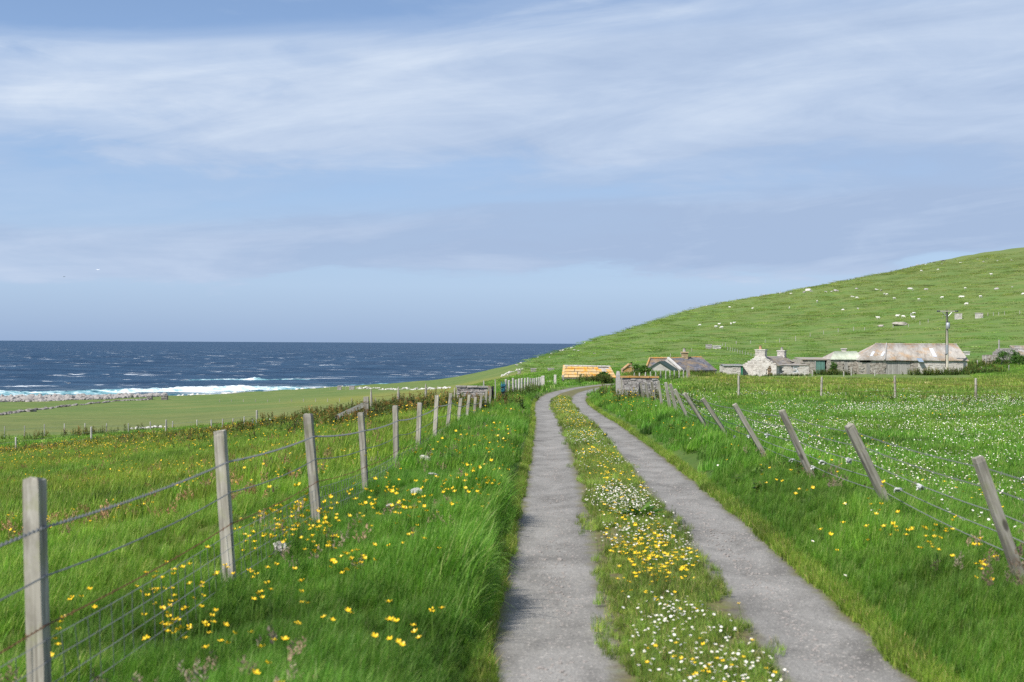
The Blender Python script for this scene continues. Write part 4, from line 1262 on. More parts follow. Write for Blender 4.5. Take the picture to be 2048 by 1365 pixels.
def build_loose():
    # grit along the tarmac
    Y = 3.0 * (26 / 3.0) ** rng.uniform(0, 1, 12000)
    s = np.where(rng.random(len(Y)) < .35, np.where(rng.random(len(Y)) < .5, .42, 1.08) + rng.normal(0, .06, len(Y)), rng.uniform(.42, 1.1, len(Y))) * np.where(rng.random(len(Y)) < .5, -1, 1)
    X = xc(Y) + s
    scatter('loose_grit', PC['grit'], X, Y, np.abs(rng.normal(.0, .0055, len(X))) + .0028, (1, 1, 1), 'loose grit lying over the tarmac strips of the near track', 'gravel', Z=zr(Y) - .0095)
    # boulder shore
    n = 9000
    px = rng.uniform(-330, 330, n)
    Y = np.interp(px, [-330, 0, 240, 330], [297, 300, 318, 328]) + rng.uniform(-22, 22, n) * np.interp(px, [-330, 180, 260, 330], [1, 1, .45, .15]) + 4
    X = (px - 1024) / F * Y
    sc = np.exp(rng.normal(-1.15, .5, n)).clip(.15, 1.1)
    scatter('boulder_shore', PC['beach'], X, Y, sc, (1, 1, 1), 'bank of grey beach boulders along the shore', 'boulders', tilt=.5, dz=.1)
    # rock ledges where the turf meets the sea
    n = 800
    px = rng.uniform(330, 1140, n)
    d = np.interp(px, [330, 620, 900, 1050, 1140], [333, 392, 440, 412, 470])
    Y = d + rng.normal(0, 3.0, n); X = (px - 1024) / F * Y
    k = waves(X, Y, 6, 40) + rng.normal(0, .3, n) > .15
    scatter('shore_ledges', PC['pale'], X[k], Y[k], np.exp(rng.normal(-1.1, .45, k.sum())).clip(.15, .9), (1, 1, 1), 'pale broken rock along the turf edge above the sea', 'rocks', tilt=.3)
build_loose()
# ---------------------------------------------------------------- fences
def post_mesh(name, w, L, mat, seed, pointed=False, rnd=False):
    r = random.Random(seed)
    n = 8 if rnd else 4
    b = MB()
    levels = [0, -.004, -.03, -.25, -.5, -.75, -1.0, -L]
    V = []
    for z in levels:
        k = 1.0
        if z == 0: k = .86 if not pointed else .15
        elif z == -.004: k = .97 if not pointed else .22
        elif z == -.03 and pointed: k = .45
        elif pointed and z == -.25: k = .95
        for i in range(n):
            a = math.pi / 4 + i * 2 * math.pi / n
            rad = w * (.707 if n == 4 else .54) * k
            V.append((math.cos(a) * rad + r.uniform(-1, 1) * w * .035, math.sin(a) * rad * (1 if n > 4 else r.uniform(.97, 1.0)) + r.uniform(-1, 1) * w * .035,
                      z + (r.uniform(-.006, .006) if -.01 < z else 0)))
    Fc = []
    for l in range(len(levels) - 1):
        for i in range(n):
            j = (i + 1) % n
            Fc.append((l * n + j, l * n + i, (l + 1) * n + i, (l + 1) * n + j))
    Fc.append(tuple(range(n)))
    b.add(V, Fc)
    return b.mesh(name, mat, rnd)
PM = {
 'sq': [post_mesh('post', .068, 1.7, M['post'], i) for i in range(6)],
 'sq_r': [post_mesh('post', .066, 1.5, M['post'], 10 + i) for i in range(5)],
 'stob': [post_mesh('post', .085, 1.7, M['post'], 20 + i, True, True) for i in range(4)],
 'pale': [post_mesh('post', .085, 1.5, M['post_pale'], 30 + i, False, True) for i in range(5)],
 'far': [post_mesh('post', .11, 1.6, M['post_pale'], 40 + i, False, True) for i in range(4)],
 'grey': [post_mesh('post', .095, 1.7, M['post'], 50 + i, False, True) for i in range(4)],
}
def put_post(parent, kind, base, top, spin=None, sxy=1.0):
    """base and top are world points; the parent sits unrotated"""
    d = (Vector(top) - Vector(base))
    q = d.to_track_quat('Z', 'Y')
    me = random.choice(PM[kind])
    o = obj('post', me, parent)
    o.rotation_mode = 'QUATERNION'
    sp = random.uniform(-.15, .15) if spin is None else spin
    # keep the post's own faces square to the fence
    z = d.normalized(); x = (Vector((1, 0, 0)) - z * z.x).normalized(); y = z.cross(x)
    m = Matrix((x, y, z)).transposed() @ Matrix.Rotation(sp, 3, 'Z')
    o.rotation_quaternion = m.to_quaternion()
    o.location = Vector(top) - parent.location
    o.scale = (sxy, sxy, 1)
    return o

def wire_pts(pts, sag=.015, step=.25):
    out = []
    for a, b in zip(pts[:-1], pts[1:]):
        L = (b - a).length; n = max(2, int(L / step))
        for k in range(n):
            u = k / n
            p = a.lerp(b, u); p.z -= sag * 4 * u * (1 - u)
            out.append(p)
    out.append(pts[-1])
    return out
def strand(mb, pts, r, sides=4, org=Vector()):
    mb.tube([p - org for p in pts], r, sides, 0, False)
def twisted(mb, pts, r, pitch, org, upto):
    """two-strand twisted wire with barbs where it is near"""
    dense, acc = [], 0.0
    for a, b in zip(pts[:-1], pts[1:]):
        L = (b - a).length; n = max(1, int(L / (pitch / 5)))
        for k in range(n):
            dense.append((a.lerp(b, k / n), acc + L * k / n))
        acc += L
    for s_ in (0, math.pi):
        P_ = []
        for p, l in dense:
            if p.y > upto: break
            a = 2 * math.pi * l / pitch + s_
            P_.append(p + Vector((math.cos(a), 0, math.sin(a))) * r - org)
        if len(P_) > 2: mb.tube(P_, r * .75, 3, 0, False)
    tail = [p for p in pts if p.y > upto - .3]
    if len(tail) > 1: strand(mb, tail, r * 1.25, 4, org)
    for p, l in dense[::28]:
        if p.y > upto: break
        a = random.uniform(0, 3.14)
        e = Vector((.25 * math.cos(a), .2, math.sin(a))).normalized() * .014
        mb.tube([p - e - org, p + e - org], .0016, 3, 0, False)

# --- main left fence
def left_fence():
    Ys = [2.19 + 3.06 * k for k in range(15)]
    tops_y = [None, 958, 862, 828, 826, 812, 806, 791, 787, 797, 790, 795, 787, 783, 778]
    lean = [0, -.04, -.067, -.09, -.07, -.02, .03, .05, .09, .12, .10, .08, .08, .06, .05]
    org = Vector((.0297 * Ys[1] - 2.1, Ys[1], gz(.0297 * Ys[1] - 2.1, Ys[1])))
    f = empty('post_and_wire_fence', org)
    tag(f, 'weathered post and wire fence with netting along the left side of the track', 'fence')
    tops, bases = [], []
    for k, y in enumerate(Ys):
        x = .0297 * y - 2.1
        if tops_y[k]:
            px = 1024 + F * x / y
            zt = CAMZ + (yh(px) - tops_y[k]) / F * y
        else:
            zt = 1.2
        b = Vector((x, y, gz(x, y)))
        hh = lean[k] * (zt - b.z) * .5
        b.x -= hh
        t = Vector((x + hh, y + random.uniform(-.02, .03), zt))
        put_post(f, 'sq', b, t, random.uniform(-.16, .02), random.uniform(.92, 1.08))
        tops.append(t); bases.append(b)
    def at(fr):     # points fr metres below the tops, along each post
        return [t + (b - t).normalized() * fr + Vector((.040, -.01, 0)) for t, b in zip(tops, bases)]
    mb = MB(); twisted(mb, wire_pts(at(.20), .02), .0055, .085, org, 27); mb.build('barbed_wire', M['wire'], f)
    mb = MB(); strand(mb, wire_pts(at(.40), .03), .0042, 4, org); mb.build('wire', M['wire'], f)
    mb = MB(); twisted(mb, wire_pts(at(.60), .02), .0030, .085, org, 16); mb.build('rusty_wire', M['rust'], f)
    mb = MB()
    rows = [.66, .75, .85, .95, 1.05]
    for q in rows: strand(mb, wire_pts(at(q), .008), .0022, 3, org)
    A, B = at(rows[0]), at(rows[-1])
    for a0, a1, b0, b1 in zip(A[:-1], A[1:], B[:-1], B[1:]):
        for k in range(20):
            u = k / 20
            mb.tube([a0.lerp(a1, u) - org, (a0.lerp(a1, u) + b0.lerp(b1, u)) / 2 - org + Vector((random.uniform(-.012, .012), random.uniform(-.015, .015), 0)), b0.lerp(b1, u) - org], .0021, 3, 0, False)
    mb.build('wire_netting', M['wire'], f)
left_fence()

# --- leaning right fence
def right_fence():
    data = [  # depth, base lateral offset, top px, top py
        (5.0, 3.06, None, None), (8.3, 3.07, 1945, 912), (11.5, 3.07, 1693, 849), (14.9, 3.07, 1560, 820), (18.2, 3.08, 1467, 808), (21.6, 3.08, 1404, 797), (24.6, 3.09, 1368, 787),
        (28.0, 3.08, 1349, 779), (30.8, 3.08, 1340, 768), (33.6, 3.18, 1331, 765), (36.2, 3.2, 1316, 762), (39.0, 3.22, 1303, 763), (42.0, 3.28, 1291, 765), (45.0, 3.32, 1281, 767)]
    org = Vector((.0297 * 8.3 + 3.07, 8.3, gz(.0297 * 8.3 + 3.07, 8.3)))
    f = empty('post_and_wire_fence', org)
    tag(f, 'post and wire fence leaning over the right verge of the track', 'fence')
    tops, bases = [], []
    for k, (y, L, px, py) in enumerate(data):
        x = .0297 * y + L
        b = Vector((x, y, gz(x, y)))
        if px:
            t = P(px, py, y)
            t.y = y - .10
        else:
            t = b + Vector((-.36, -.1, .86))
        put_post(f, 'sq_r', b, t, random.uniform(-.1, .1) + .15, random.uniform(.92, 1.08))
        tops.append(t); bases.append(b)
    for k, fr in enumerate((.12, .31, .54, .74, .92)):
        pts = [t.lerp(b, fr * .86) + Vector((.036, 0, .01)) for t, b in zip(tops, bases)]
        mb = MB()
        if k in (0, 1): twisted(mb, wire_pts(pts, .02), .0036, .085, org, 26)
        else: strand(mb, wire_pts(pts, .02), .0040, 4, org)
        mb.build('barbed_wire' if k < 2 else 'wire', M['wire'], f)
        if k >= 2:      # wool snagged on the lower strands
            for (i, u, L_) in [(2, .25, .10), (2, .7, .13), (3, .3, .14), (3, .62, .12), (4, .2, .12), (4, .75, .1), (1, .55, .10), (1, .8, .14), (2, .92, .11)][k - 2::3]:
                a, b_ = pts[i], pts[i + 1]
                p = a.lerp(b_, u); p.z -= .02 * 4 * u * (1 - u)
                d = (b_ - a).normalized()
                mb2 = MB()
                for q in range(7):
                    o_ = d * random.uniform(-L_, L_) * .6
                    mb2.tube([o_ + Vector((0, 0, random.uniform(-.008, .008))), o_ + d * L_ * .35 + Vector((random.uniform(-.02, .02), 0, random.uniform(-.035, .006))),
                              o_ + d * L_ * .7 + Vector((random.uniform(-.025, .025), 0, random.uniform(-.05, .0)))], [.006, .013, .002], 5)
                w = mb2.build('wool_wisp', M['wisp'], None, True)
                w.location = p
                tag(w, 'wisp of grey wool snagged on the wire of the leaning fence', 'wool', 'wool wisps on the leaning fence')
right_fence()

def px_fence(name, label, kind, posts, wires=(), sxy=1.0, wmat='wire', wr=.006):
    """posts: (px, top_py, base_py or None, depth or None)"""
    pts = []
    for (px, ty, by, d) in posts:
        if d is None:
            b = hit(px, by)
            t = b + Vector((0, 0, max(.5, (by - ty) / F * b.y)))
        else:
            t = P(px, ty, d)
            b = Vector((t.x, t.y, gz(t.x, t.y)))
            if b.z > t.z - .3: b.z = t.z - .8
        pts.append((b, t))
    f = empty(name, pts[0][0])
    tag(f, label, 'fence')
    for b, t in pts:
        tt = t + Vector((random.uniform(-.03, .03), random.uniform(-.03, .03), 0))
        put_post(f, kind, b, tt, random.uniform(-3, 3), sxy * random.uniform(.88, 1.12))
    for fr in wires:
        mb = MB()
        strand(mb, wire_pts([t.lerp(b, fr) + Vector((0, -.06 * sxy, 0)) for b, t in pts], .03, 1.5), wr, 3, pts[0][0])
        mb.build('wire', M[wmat], f)
    return f

px_fence('post_and_wire_fence', 'upright grey posts running across the right field before the farm', 'grey',
         [(1478, 752, None, 63), (1643, 754, None, 63.5), (1791, 752, None, 62), (1952, 757, None, 61), (2120, 760, None, 60)], (.28, .62, .9), 1.15, 'rust', .006)
px_fence('post_and_wire_fence', 'far posts along the weedy crest of the left field', 'far',
         [(-120, 890, None, 77), (33, 875, None, 79), (184, 854, None, 84), (333, 840, None, 88), (515, 821, None, 84)], (.3, .7), 1.0)
px_fence('post_and_wire_fence', 'line of short thin posts at the foot of the left field', 'far',
         [(10, 853, 878, None), (50, 852, 876, None), (90, 849, 873, None), (130, 848, 872, None), (171, 847, 868, None), (214, 847, 868, None), (258, 847, 868, None), (302, 844, 864, None), (346, 843, 862, None),
          (395, 840, 858, None), (424, 840, 862, None), (446, 838, 860, None), (467, 838, 858, None), (489, 834, 857, None), (507, 838, 858, None)], (.25,), .8)
px_fence('post_and_wire_fence', 'three tall pointed posts behind the weeds by the strutted post', 'stob',
         [(744, 778, None, 45), (797, 774, None, 45.5), (853, 768, None, 46), (911, 776, None, 46.5)], (.25, .55), 1.0, 'rust', .004)
px_fence('picket_fence', 'row of close pale pickets beside the far bend of the track', 'pale',
         [(1012, 759, None, 60), (1019, 761, None, 61.5), (1027, 757, None, 63), (1033, 760, None, 64.5), (1038.5, 758, None, 66), (1044, 757, None, 67.5), (1050, 757, None, 69), (1056, 756, None, 70.5),
          (1060.5, 757, None, 72), (1065, 757, None, 73.5), (1070, 757, None, 75), (1074, 756, None, 76.5), (1078, 755, None, 78), (1081, 755, None, 79)], (.3, .7), 1.15)
px_fence('picket_fence', 'pale posts behind the right pen wall in front of the slate house', 'pale',
         [(1269, 746, None, 95), (1279, 746, None, 95.5), (1291, 745, None, 96), (1301, 744, None, 97), (1312, 744, None, 98), (1322, 743, None, 99), (1332, 742, None, 100), (1341, 742, None, 101), (1349, 741, None, 102),
          (1359, 741, None, 103), (1367, 741, None, 104), (1375, 740, None, 105)], (.35, .75), 1.0)
px_fence('post_and_wire_fence', 'short pale posts in the grass before the cottage and barn', 'pale',
         [(1520, 740, None, 145), (1625, 741, None, 147), (1688, 743, None, 148), (1703, 735, None, 151), (1750, 740, None, 149)], (), 1.3)
px_fence('post_and_wire_fence', 'assorted leaning posts right of the long barn', 'far',
         [(1955, 721, 736, None), (1972, 710, 733, None), (1985, 714, 731, None), (2003, 714, 731, None), (2023, 713, 729, None), (2026, 716, 728, None), (2018, 731, 744, None), (1963, 734, 743, None)], (), 1.1)
def hp(lst): return [(1200 + x / 2.415, 480 + a / 2.415, 480 + b / 2.415, None) for x, a, b in lst]
px_fence('post_and_wire_fence', 'fence climbing the lower hillside behind the cottage', 'far',
         hp([(658, 490, 503), (728, 487, 502), (798, 482, 498), (868, 478, 496), (945, 465, 489), (1015, 450, 469), (1080, 438, 457), (1150, 429, 448), (1225, 420, 441), (1278, 423, 440), (1415, 411, 426), (1490, 407, 421), (1545, 392, 411), (1585, 384, 404), (1653, 366, 385)]), (.3, .7), 1.15)
px_fence('post_and_wire_fence', 'close row of posts slanting down the hill to the cottage', 'far',
         hp([(592, 500, 520), (606, 498, 523), (617, 517, 534), (629, 520, 537), (641, 522, 540), (652, 526, 544), (664, 528, 546), (676, 533, 550), (688, 536, 553), (702, 540, 556), (716, 543, 560), (730, 547, 563), (745, 551, 566)]), (.4,), .9)
px_fence('post_and_wire_fence', 'short run of posts beyond the stone blocks high on the right', 'far',
         hp([(1873, 352, 369), (1900, 350, 367), (1925, 349, 366), (1953, 346, 364), (2027, 342, 360), (2060, 341, 358)]), (.4,), 1.1)
px_fence('post_and_wire_fence', 'few thin posts on the grass behind the slate house', 'far',
         hp([(340, 551, 566), (391, 540, 556), (443, 524, 541)]), (), .9)
px_fence('post_and_wire_fence', 'tiny posts along the skyline ridge of the hill', 'far',
         [(1268, 646, 651, None), (1300, 638, 643, None), (1338, 627, 632, None), (1390, 610, 616, None), (1430, 599, 605, None), (1472, 592, 598, None), (1522, 582, 588, None), (1560, 576, 582, None), (1612, 566, 572, None), (1666, 553, 560, None)], (), 1.0)
px_fence('post_and_wire_fence', 'distant dark posts crossing the buttercup field above the shore', 'grey',
         [(p, 800 + (p - 440) * -.002, 804.5 + (p - 440) * -.002, None) for p in range(440, 770, 24)], (), 1.0)
px_fence('post_and_wire_fence', 'faint posts along the pale wall near the headland edge', 'far',
         [(645, 773, 779, None), (660, 773, 779, None), (692, 773, 779, None), (724, 773, 779, None), (737, 773, 779, None), (819, 774, 780, None), (836, 774, 780, None), (855, 774, 780, None), (876, 773, 779, None)], (), .8)

# --- strutted straining post
def strutted():
    d = 41.0
    t = P(733, 794, d)
    b = Vector((t.x, t.y, gz(t.x, t.y)))
    f = empty('straining_post', b)
    tag(f, 'thick square wooden post with a slanting timber strut in the weeds', 'post')
    mb = MB(); mb.box(-.075, .075, -.075, .075, -.3, t.z - b.z, 0, .006)
    mb.build('post', M['post'], f)
    a = P(728, 810, d) - b; e = P(672, 836, d - .05) - b
    w = Vector((0, .05, 0)); u = Vector((-.03, -.02, .07))
    mb = MB(); mb.hexa([e - w - u, a - w - u, a + w - u, e + w - u, e - w + u, a - w + u, a + w + u, e + w + u])
    mb.build('strut', M['post_pale'], f)
    mb = MB(); hgt = t.z - b.z
    for q in (.82, .55):
        mb.tube([Vector((math.cos(k) * .112, math.sin(k) * .112, hgt * q + .01 * math.sin(3 * k))) for k in np.linspace(0, 6.3, 12)], .006, 4)
    mb.build('wire_binding', M['rust'], f)
strutted()

# ---------------------------------------------------------------- stone building helpers
def stones(mb, x0, x1, z0, z1, sw, sh, yf, th=.18, holes=(), jit=.02, top=None, mi=0, axis='x'):
    """courses of rough stones on a vertical face; axis x: face at y=yf looking to -y; axis y: face at x=yf looking to -x"""
    z = z0
    while z < z1 - .02:
        h = min(sh * random.uniform(.7, 1.35), z1 - z)
        x = x0 - random.uniform(0, sw * .5)
        while x < x1:
            w = sw * random.uniform(.55, 1.6)
            a, b = max(x, x0), min(x + w, x1)
            x += w
            if b - a < .03: continue
            zt = min(z + h, top((a + b) / 2)) if top else z + h
            if zt - z < .03: continue
            cx_, cz_ = (a + b) / 2, (z + zt) / 2
            if any(hx0 < cx_ < hx1 and hz0 < cz_ < hz1 for hx0, hx1, hz0, hz1 in holes): continue
            g = .006
            p = random.uniform(-jit, jit)
            if axis == 'x': mb.box(a + g, b - g, yf + p, yf + th, z + g, zt - g, mi, .008)
            else: mb.box(yf + p, yf + th, a + g, b - g, z + g, zt - g, mi, .008)
        z += h

def part_stones(parent, name, mat, *a, **k):
    mb = MB(); stones(mb, *a, **k)
    o = mb.build(name, mat, parent); o['kind'] = 'stuff'
    return o

# --- stone pen walls beside the track
def pen_wall(px0, px1, top0, top1, base, d, label, coping, sw, sh, extra_depth=.0, skew=0.0):
    a = P(px0, top0, d); b = P(px1, top1, d)
    z0 = min(gz(a.x, d), gz(b.x, d)) - .15
    o = empty('pen_wall', (a.x, d, z0)); o.rotation_euler = (0, 0, skew)
    tag(o, label, 'wall', kind='thing')
    L = (b.x - a.x) / math.cos(skew); H = (a.z + b.z) / 2 - z0
    mb = MB(); mb.box(.03, L - .03, .035, .30, 0, H - .004); mb.build('wall_core', M['stone_flag'], o)
    part_stones(o, 'stone_courses', M['stone_flag'], 0, L, .0, H, sw, sh, 0.0, .12, (), .018)
    part_stones(o, 'stone_courses', M['stone_flag'], .12, .30, .0, H, .2, sh, -.01, .12, (), .015, axis='y')
    n = max(3, int(L / .38)); x = -.04
    for k in range(n):
        w = (L + .08) / n
        mb = MB(); mb.box(x + .006, x + w - .006, -.04, .34, H, H + .055 + random.uniform(0, .02), 0, .008)
        mb.build('coping_stone', M['coping'] if coping else M['stone_flag'], o)
        x += w
    return o, L, H
w1, L1, H1 = pen_wall(1241, 1317, 756, 756, 800, 56, 'grey stone pen wall topped with orange lichen right of the track', True, .16, .075)
w2, L2, H2 = pen_wall(914, 976, 776, 775, 815, 47.5, 'low grey stone pen wall behind the left fence posts', False, .15, .07)

def lone_post(name, label, mat, px, ty, d, w, dep, z_extra=.2, pointed=0.0, tilt=0.0, cat='post', smooth=False):
    t = P(px, ty, d); zb = gz(t.x, d) - z_extra
    H = t.z - zb
    mb = MB()
    hw = w / 2; hd = dep / 2
    r = random.Random(int(px * 7))
    lv = [0, .33, .66, .9, 1.0]
    V = []
    for q in lv:
        k = 1 - pointed * (1 if q == 1 else 0) + r.uniform(-.04, .04)
        for sx, sy in ((-1, -1), (1, -1), (1, 1), (-1, 1)):
            V.append((sx * hw * k + tilt * q * H + r.uniform(-.01, .01), sy * hd * k, q * H + (r.uniform(-.03, .03) if q == 1 else 0)))
    Fc = [(3, 2, 1, 0), tuple(range(16, 20))]
    for l in range(4):
        for i in range(4):
            j = (i + 1) % 4
            Fc.append((l * 4 + i, l * 4 + j, l * 4 + 4 + j, l * 4 + 4 + i))
    mb.add(V, Fc)
    o = mb.build(name, mat)
    o.location = (t.x, d, zb)
    tag(o, label, cat)
    return o
lone_post('stone_gatepost', 'tall pointed grey stone gatepost at the near end of the right pen wall', M['stone_flag'], 1236.5, 743, 55, .17, .2, pointed=.45)
lone_post('gatepost', 'thin brown wooden gatepost between stone gatepost and right pen wall', M['post'], 1243.5, 757, 54.4, .07, .08)
lone_post('black_post', 'narrow black post standing against the face of the right pen wall', M['post_dark'], 1280.5, 766, 54.6, .10, .1)
lone_post('black_post', 'black post with orange top at the end of the low left pen wall', M['post_dark'], 986, 774, 47.2, .09, .1)
lone_post('gatepost', 'orange-topped wooden gatepost at the end of the low left pen wall', M['post_orange'], 979.5, 773, 47.0, .10, .1)
rp = lone_post('black_post', 'black post wrapped with blue twine beside the pale pickets', M['post_dark'], 1007, 768, 54.5, .16, .14)
lone_post('leaning_stake', 'thin pale stake leaning beside the black twine-wrapped post', M['post_pale'], 991, 759, 52, .035, .035, tilt=-.0)
lone_post('leaning_stake', 'pale stake stuck up behind the low left pen wall', M['post_pale'], 968, 763, 50, .04, .04)
lone_post('gatepost', 'stout pinkish gatepost at the far end of the pale pickets', M['stone_pale'], 1086, 753, 80, .2, .2)
lone_post('stone_gatepost', 'small pale gatepost standing alone left of the lichened shed', M['stone_pale'], 1110.5, 750, 88, .16, .16)
lone_post('gatepost', 'leaning orange lichened post at the end of the pale pickets by the slate house', M['post_orange'], 1379, 733, 106, .20, .12, tilt=-.08)
lone_post('gatepost', 'grey post at the corner of the lichened shed', M['stone_flag'], 1126.5, 751, 99, .14, .14)
def twine():
    mb = MB()
    H = P(1007, 768, 54.5).z - rp.location.z
    for k in range(5):
        z = H - .05 - .07 * k
        mb.tube([Vector((math.cos(a) * .112, math.sin(a) * .102, z + .03 * math.sin(a * 2 + k))) for a in np.linspace(0, 6.4, 12)], .013, 5)
    for k in range(3):
        mb.tube([Vector((-.05 + .05 * k, -.12, H - .1)), Vector((-.07 + .07 * k, -.11, H + .04)), Vector((-.10 + .09 * k, -.09, H + .12))], [.014, .014, .006], 5)
    o = mb.build('twine', M['rope'], None, True); o.location = rp.location
    tag(o, 'bright blue twine tied round the top of a black post', 'twine')
twine()

# --- low dry stone walls, as runs of field stones
def stone_run(label, pts, n, s0, s1, mat='pale', group='tumbled dry stone walls'):
    """a ruined wall: one thing, its stones joined"""
    P3 = [hit(px, py) for px, py in pts]
    org = P3[0]
    mb = MB()
    bases = [rock_mesh('stone', 700 + k, M['stone_white'], .6, 1, .3) for k in range(4)]
    for i in range(n):
        u = random.random() * (len(P3) - 1); k = int(u)
        p = P3[k].lerp(P3[min(k + 1, len(P3) - 1)], u - k)
        p.x += random.gauss(0, .25); p.y += random.gauss(0, .5)
        p.z = gz(p.x, p.y) + random.choice((0, .05, .25, .4)) * s1
        s_ = random.uniform(s0, s1)
        m = Matrix.Translation(p - org) @ Euler((random.uniform(-.4, .4), random.uniform(-.4, .4), random.uniform(0, 6.28))).to_matrix().to_4x4() @ Matrix.Scale(s_, 4)
        me = bases[i % 4]
        mb.add([tuple(m @ v.co) for v in me.vertices], [tuple(f.vertices) for f in me.polygons])
    o = empty('tumbled_wall', org)
    mb.build('stones', M['stone_white' if mat == 'pale' else 'beach'], o)['kind'] = 'stuff'
    tag(o, label, 'wall', group, 'thing')
    return o
stone_run('tumbled stone dyke running from the boulder shore to the picture edge', [(-80, 843), (0, 831), (60, 822), (150, 812), (240, 803), (300, 800)], 420, .15, .42, 'grey')
stone_run('white stones of a ruined wall in the lower left field', [(268, 858), (300, 857), (330, 855)], 45, .10, .24)
stone_run('line of pale wall stones across the headland field', [(715, 777), (760, 778.5), (820, 779), (900, 777)], 170, .15, .38)
stone_run('pale tumbled wall climbing from the headland to the hill foot', [(1008, 752), (1016, 748), (1035, 741), (1042, 740)], 50, .15, .32)
stone_run('small stone wall at the far end of the pale pickets', [(1087, 769), (1096, 767), (1106, 766)], 60, .10, .2)
stone_run('broken wall line high on the right hillside', [(1640, 541), (1690, 534), (1760, 529), (1830, 527), (1890, 522), (1990, 520)], 90, .2, .5, 'grey')
# ---------------------------------------------------------------- farm buildings
def roof_pieces(parent, name, mat, eL, eR, rR, rL, rows, cols, th=.025, stuff=True, lift=0.0, skip=(), parts=False):
    """overlapping slabs or slates on a sloping quad (eaves left/right, ridge right/left)"""
    eL, eR, rR, rL = map(Vector, (eL, eR, rR, rL))
    n = (eR - eL).cross(rL - eL).normalized()
    mb = MB()
    for i in range(rows):
        for k in range(cols if not i % 2 else cols + 1):
            sh = 0 if not i % 2 else -.5
            u0 = max(0, (k + sh) / cols + random.uniform(-.1, .1) / cols * (k > 0)); u1 = min(1, (k + 1 + sh) / cols)
            if u1 - u0 < .15 / cols or (i, k) in skip: continue
            v0, v1 = i / rows, min(1, (i + 1.12) / rows)
            def q(u, v): return (eL.lerp(eR, u)).lerp(rL.lerp(rR, u), v)
            g = .02 / cols
            up0 = n * (lift + th * 1.6 + random.uniform(0, th * .5)); up1 = n * (lift + th * .3)
            quad = [q(u0 + g, v0) + up0, q(u1 - g, v0) + up0, q(u1 - g, v1) + up1, q(u0 + g, v1) + up1]
            if parts:
                m2 = MB(); m2.slab(quad, th); m2.build(name, mat, parent)
            else:
                mb.slab(quad, th)
    if not parts:
        o = mb.build(name, mat, parent)
        if stuff: o['kind'] = 'stuff'
        return o

def corr(parent, name, mat, e0, e1, r0, r1, nw=6, amp=.03, lift=.0):
    e0, e1, r0, r1 = map(Vector, (e0, e1, r0, r1))
    n = (e1 - e0).cross(r0 - e0).normalized()
    N = nw * 4
    V, Fc = [], []
    for k in range(N + 1):
        u = k / N
        h = n * (math.sin(u * nw * 2 * math.pi) * amp + lift)
        a = e0.lerp(e1, u) + h; b = r0.lerp(r1, u) + h
        V += [a, b, a - n * .02, b - n * .02]
    for k in range(N):
        a = 4 * k; b = a + 4
        Fc += [(a, b, b + 1, a + 1), (a + 2, a + 3, b + 3, b + 2), (a, a + 2, b + 2, b), (a + 1, b + 1, b + 3, a + 3)]
    return obj(name, mesh_from(name, V, Fc, [mat], True), parent)

def chimney(parent, x, y, z0, z1, w, d, mat, potmat, pot_h=.45, pot_x=0.0, cap=True):
    mb = MB(); stones(mb, x - w / 2, x + w / 2, z0, z1 - .12, .4, .18, y - d / 2, .15)
    stones(mb, y - d / 2 + .15, y + d / 2, z0, z1 - .12, .4, .18, x - w / 2, .15, axis='y')
    mb.box(x - w / 2 + .1, x + w / 2 - .01, y - d / 2 + .1, y + d / 2, z0, z1 - .12)
    c = mb.build('chimney', mat, parent)
    mb = MB(); mb.box(x - w / 2 - .08, x + w / 2 + .08, y - d / 2 - .08, y + d / 2 + .08, z1 - .12, z1, 0, .015)
    mb.build('chimney_cap', mat, c)
    if potmat:
        mb = MB(); mb.tube([(x + pot_x, y, z1), (x + pot_x, y, z1 + pot_h * .85), (x + pot_x, y, z1 + pot_h)], [.17, .13, .16], 10)
        mb.build('chimney_pot', potmat, c, True)
    return c

def door(parent, name, x0, x1, z0, z1, y, mat, boards=4):
    mb = MB(); w = (x1 - x0) / boards
    for k in range(boards):
        mb.box(x0 + k * w + .01, x0 + (k + 1) * w - .01, y + random.uniform(-.015, .015), y + .05, z0 + random.uniform(0, .04), z1)
    o = mb.build(name, mat, parent)
    return o
def window(parent, x0, x1, z0, z1, y, frame, pane, nx=2, nz=2):
    mb = MB(); t = .07
    mb.box(x0, x1, y - .02, y + .06, z0, z0 + t); mb.box(x0, x1, y - .02, y + .06, z1 - t, z1)
    mb.box(x0, x0 + t, y - .017, y + .06, z0 + t, z1 - t); mb.box(x1 - t, x1, y - .017, y + .06, z0 + t, z1 - t)
    for k in range(1, nx):
        xx = x0 + (x1 - x0) * k / nx; mb.box(xx - .03, xx + .03, y - .014, y + .05, z0 + t, z1 - t)
    for k in range(1, nz):
        zz = z0 + (z1 - z0) * k / nz; mb.box(x0 + t, x1 - t, y - .011, y + .05, zz - .03, zz + .03)
    w = mb.build('window', frame, parent)
    mb = MB(); mb.box(x0 + .02, x1 - .02, y + .062, y + .08, z0 + .02, z1 - .02); mb.build('pane', pane, w)
    return w

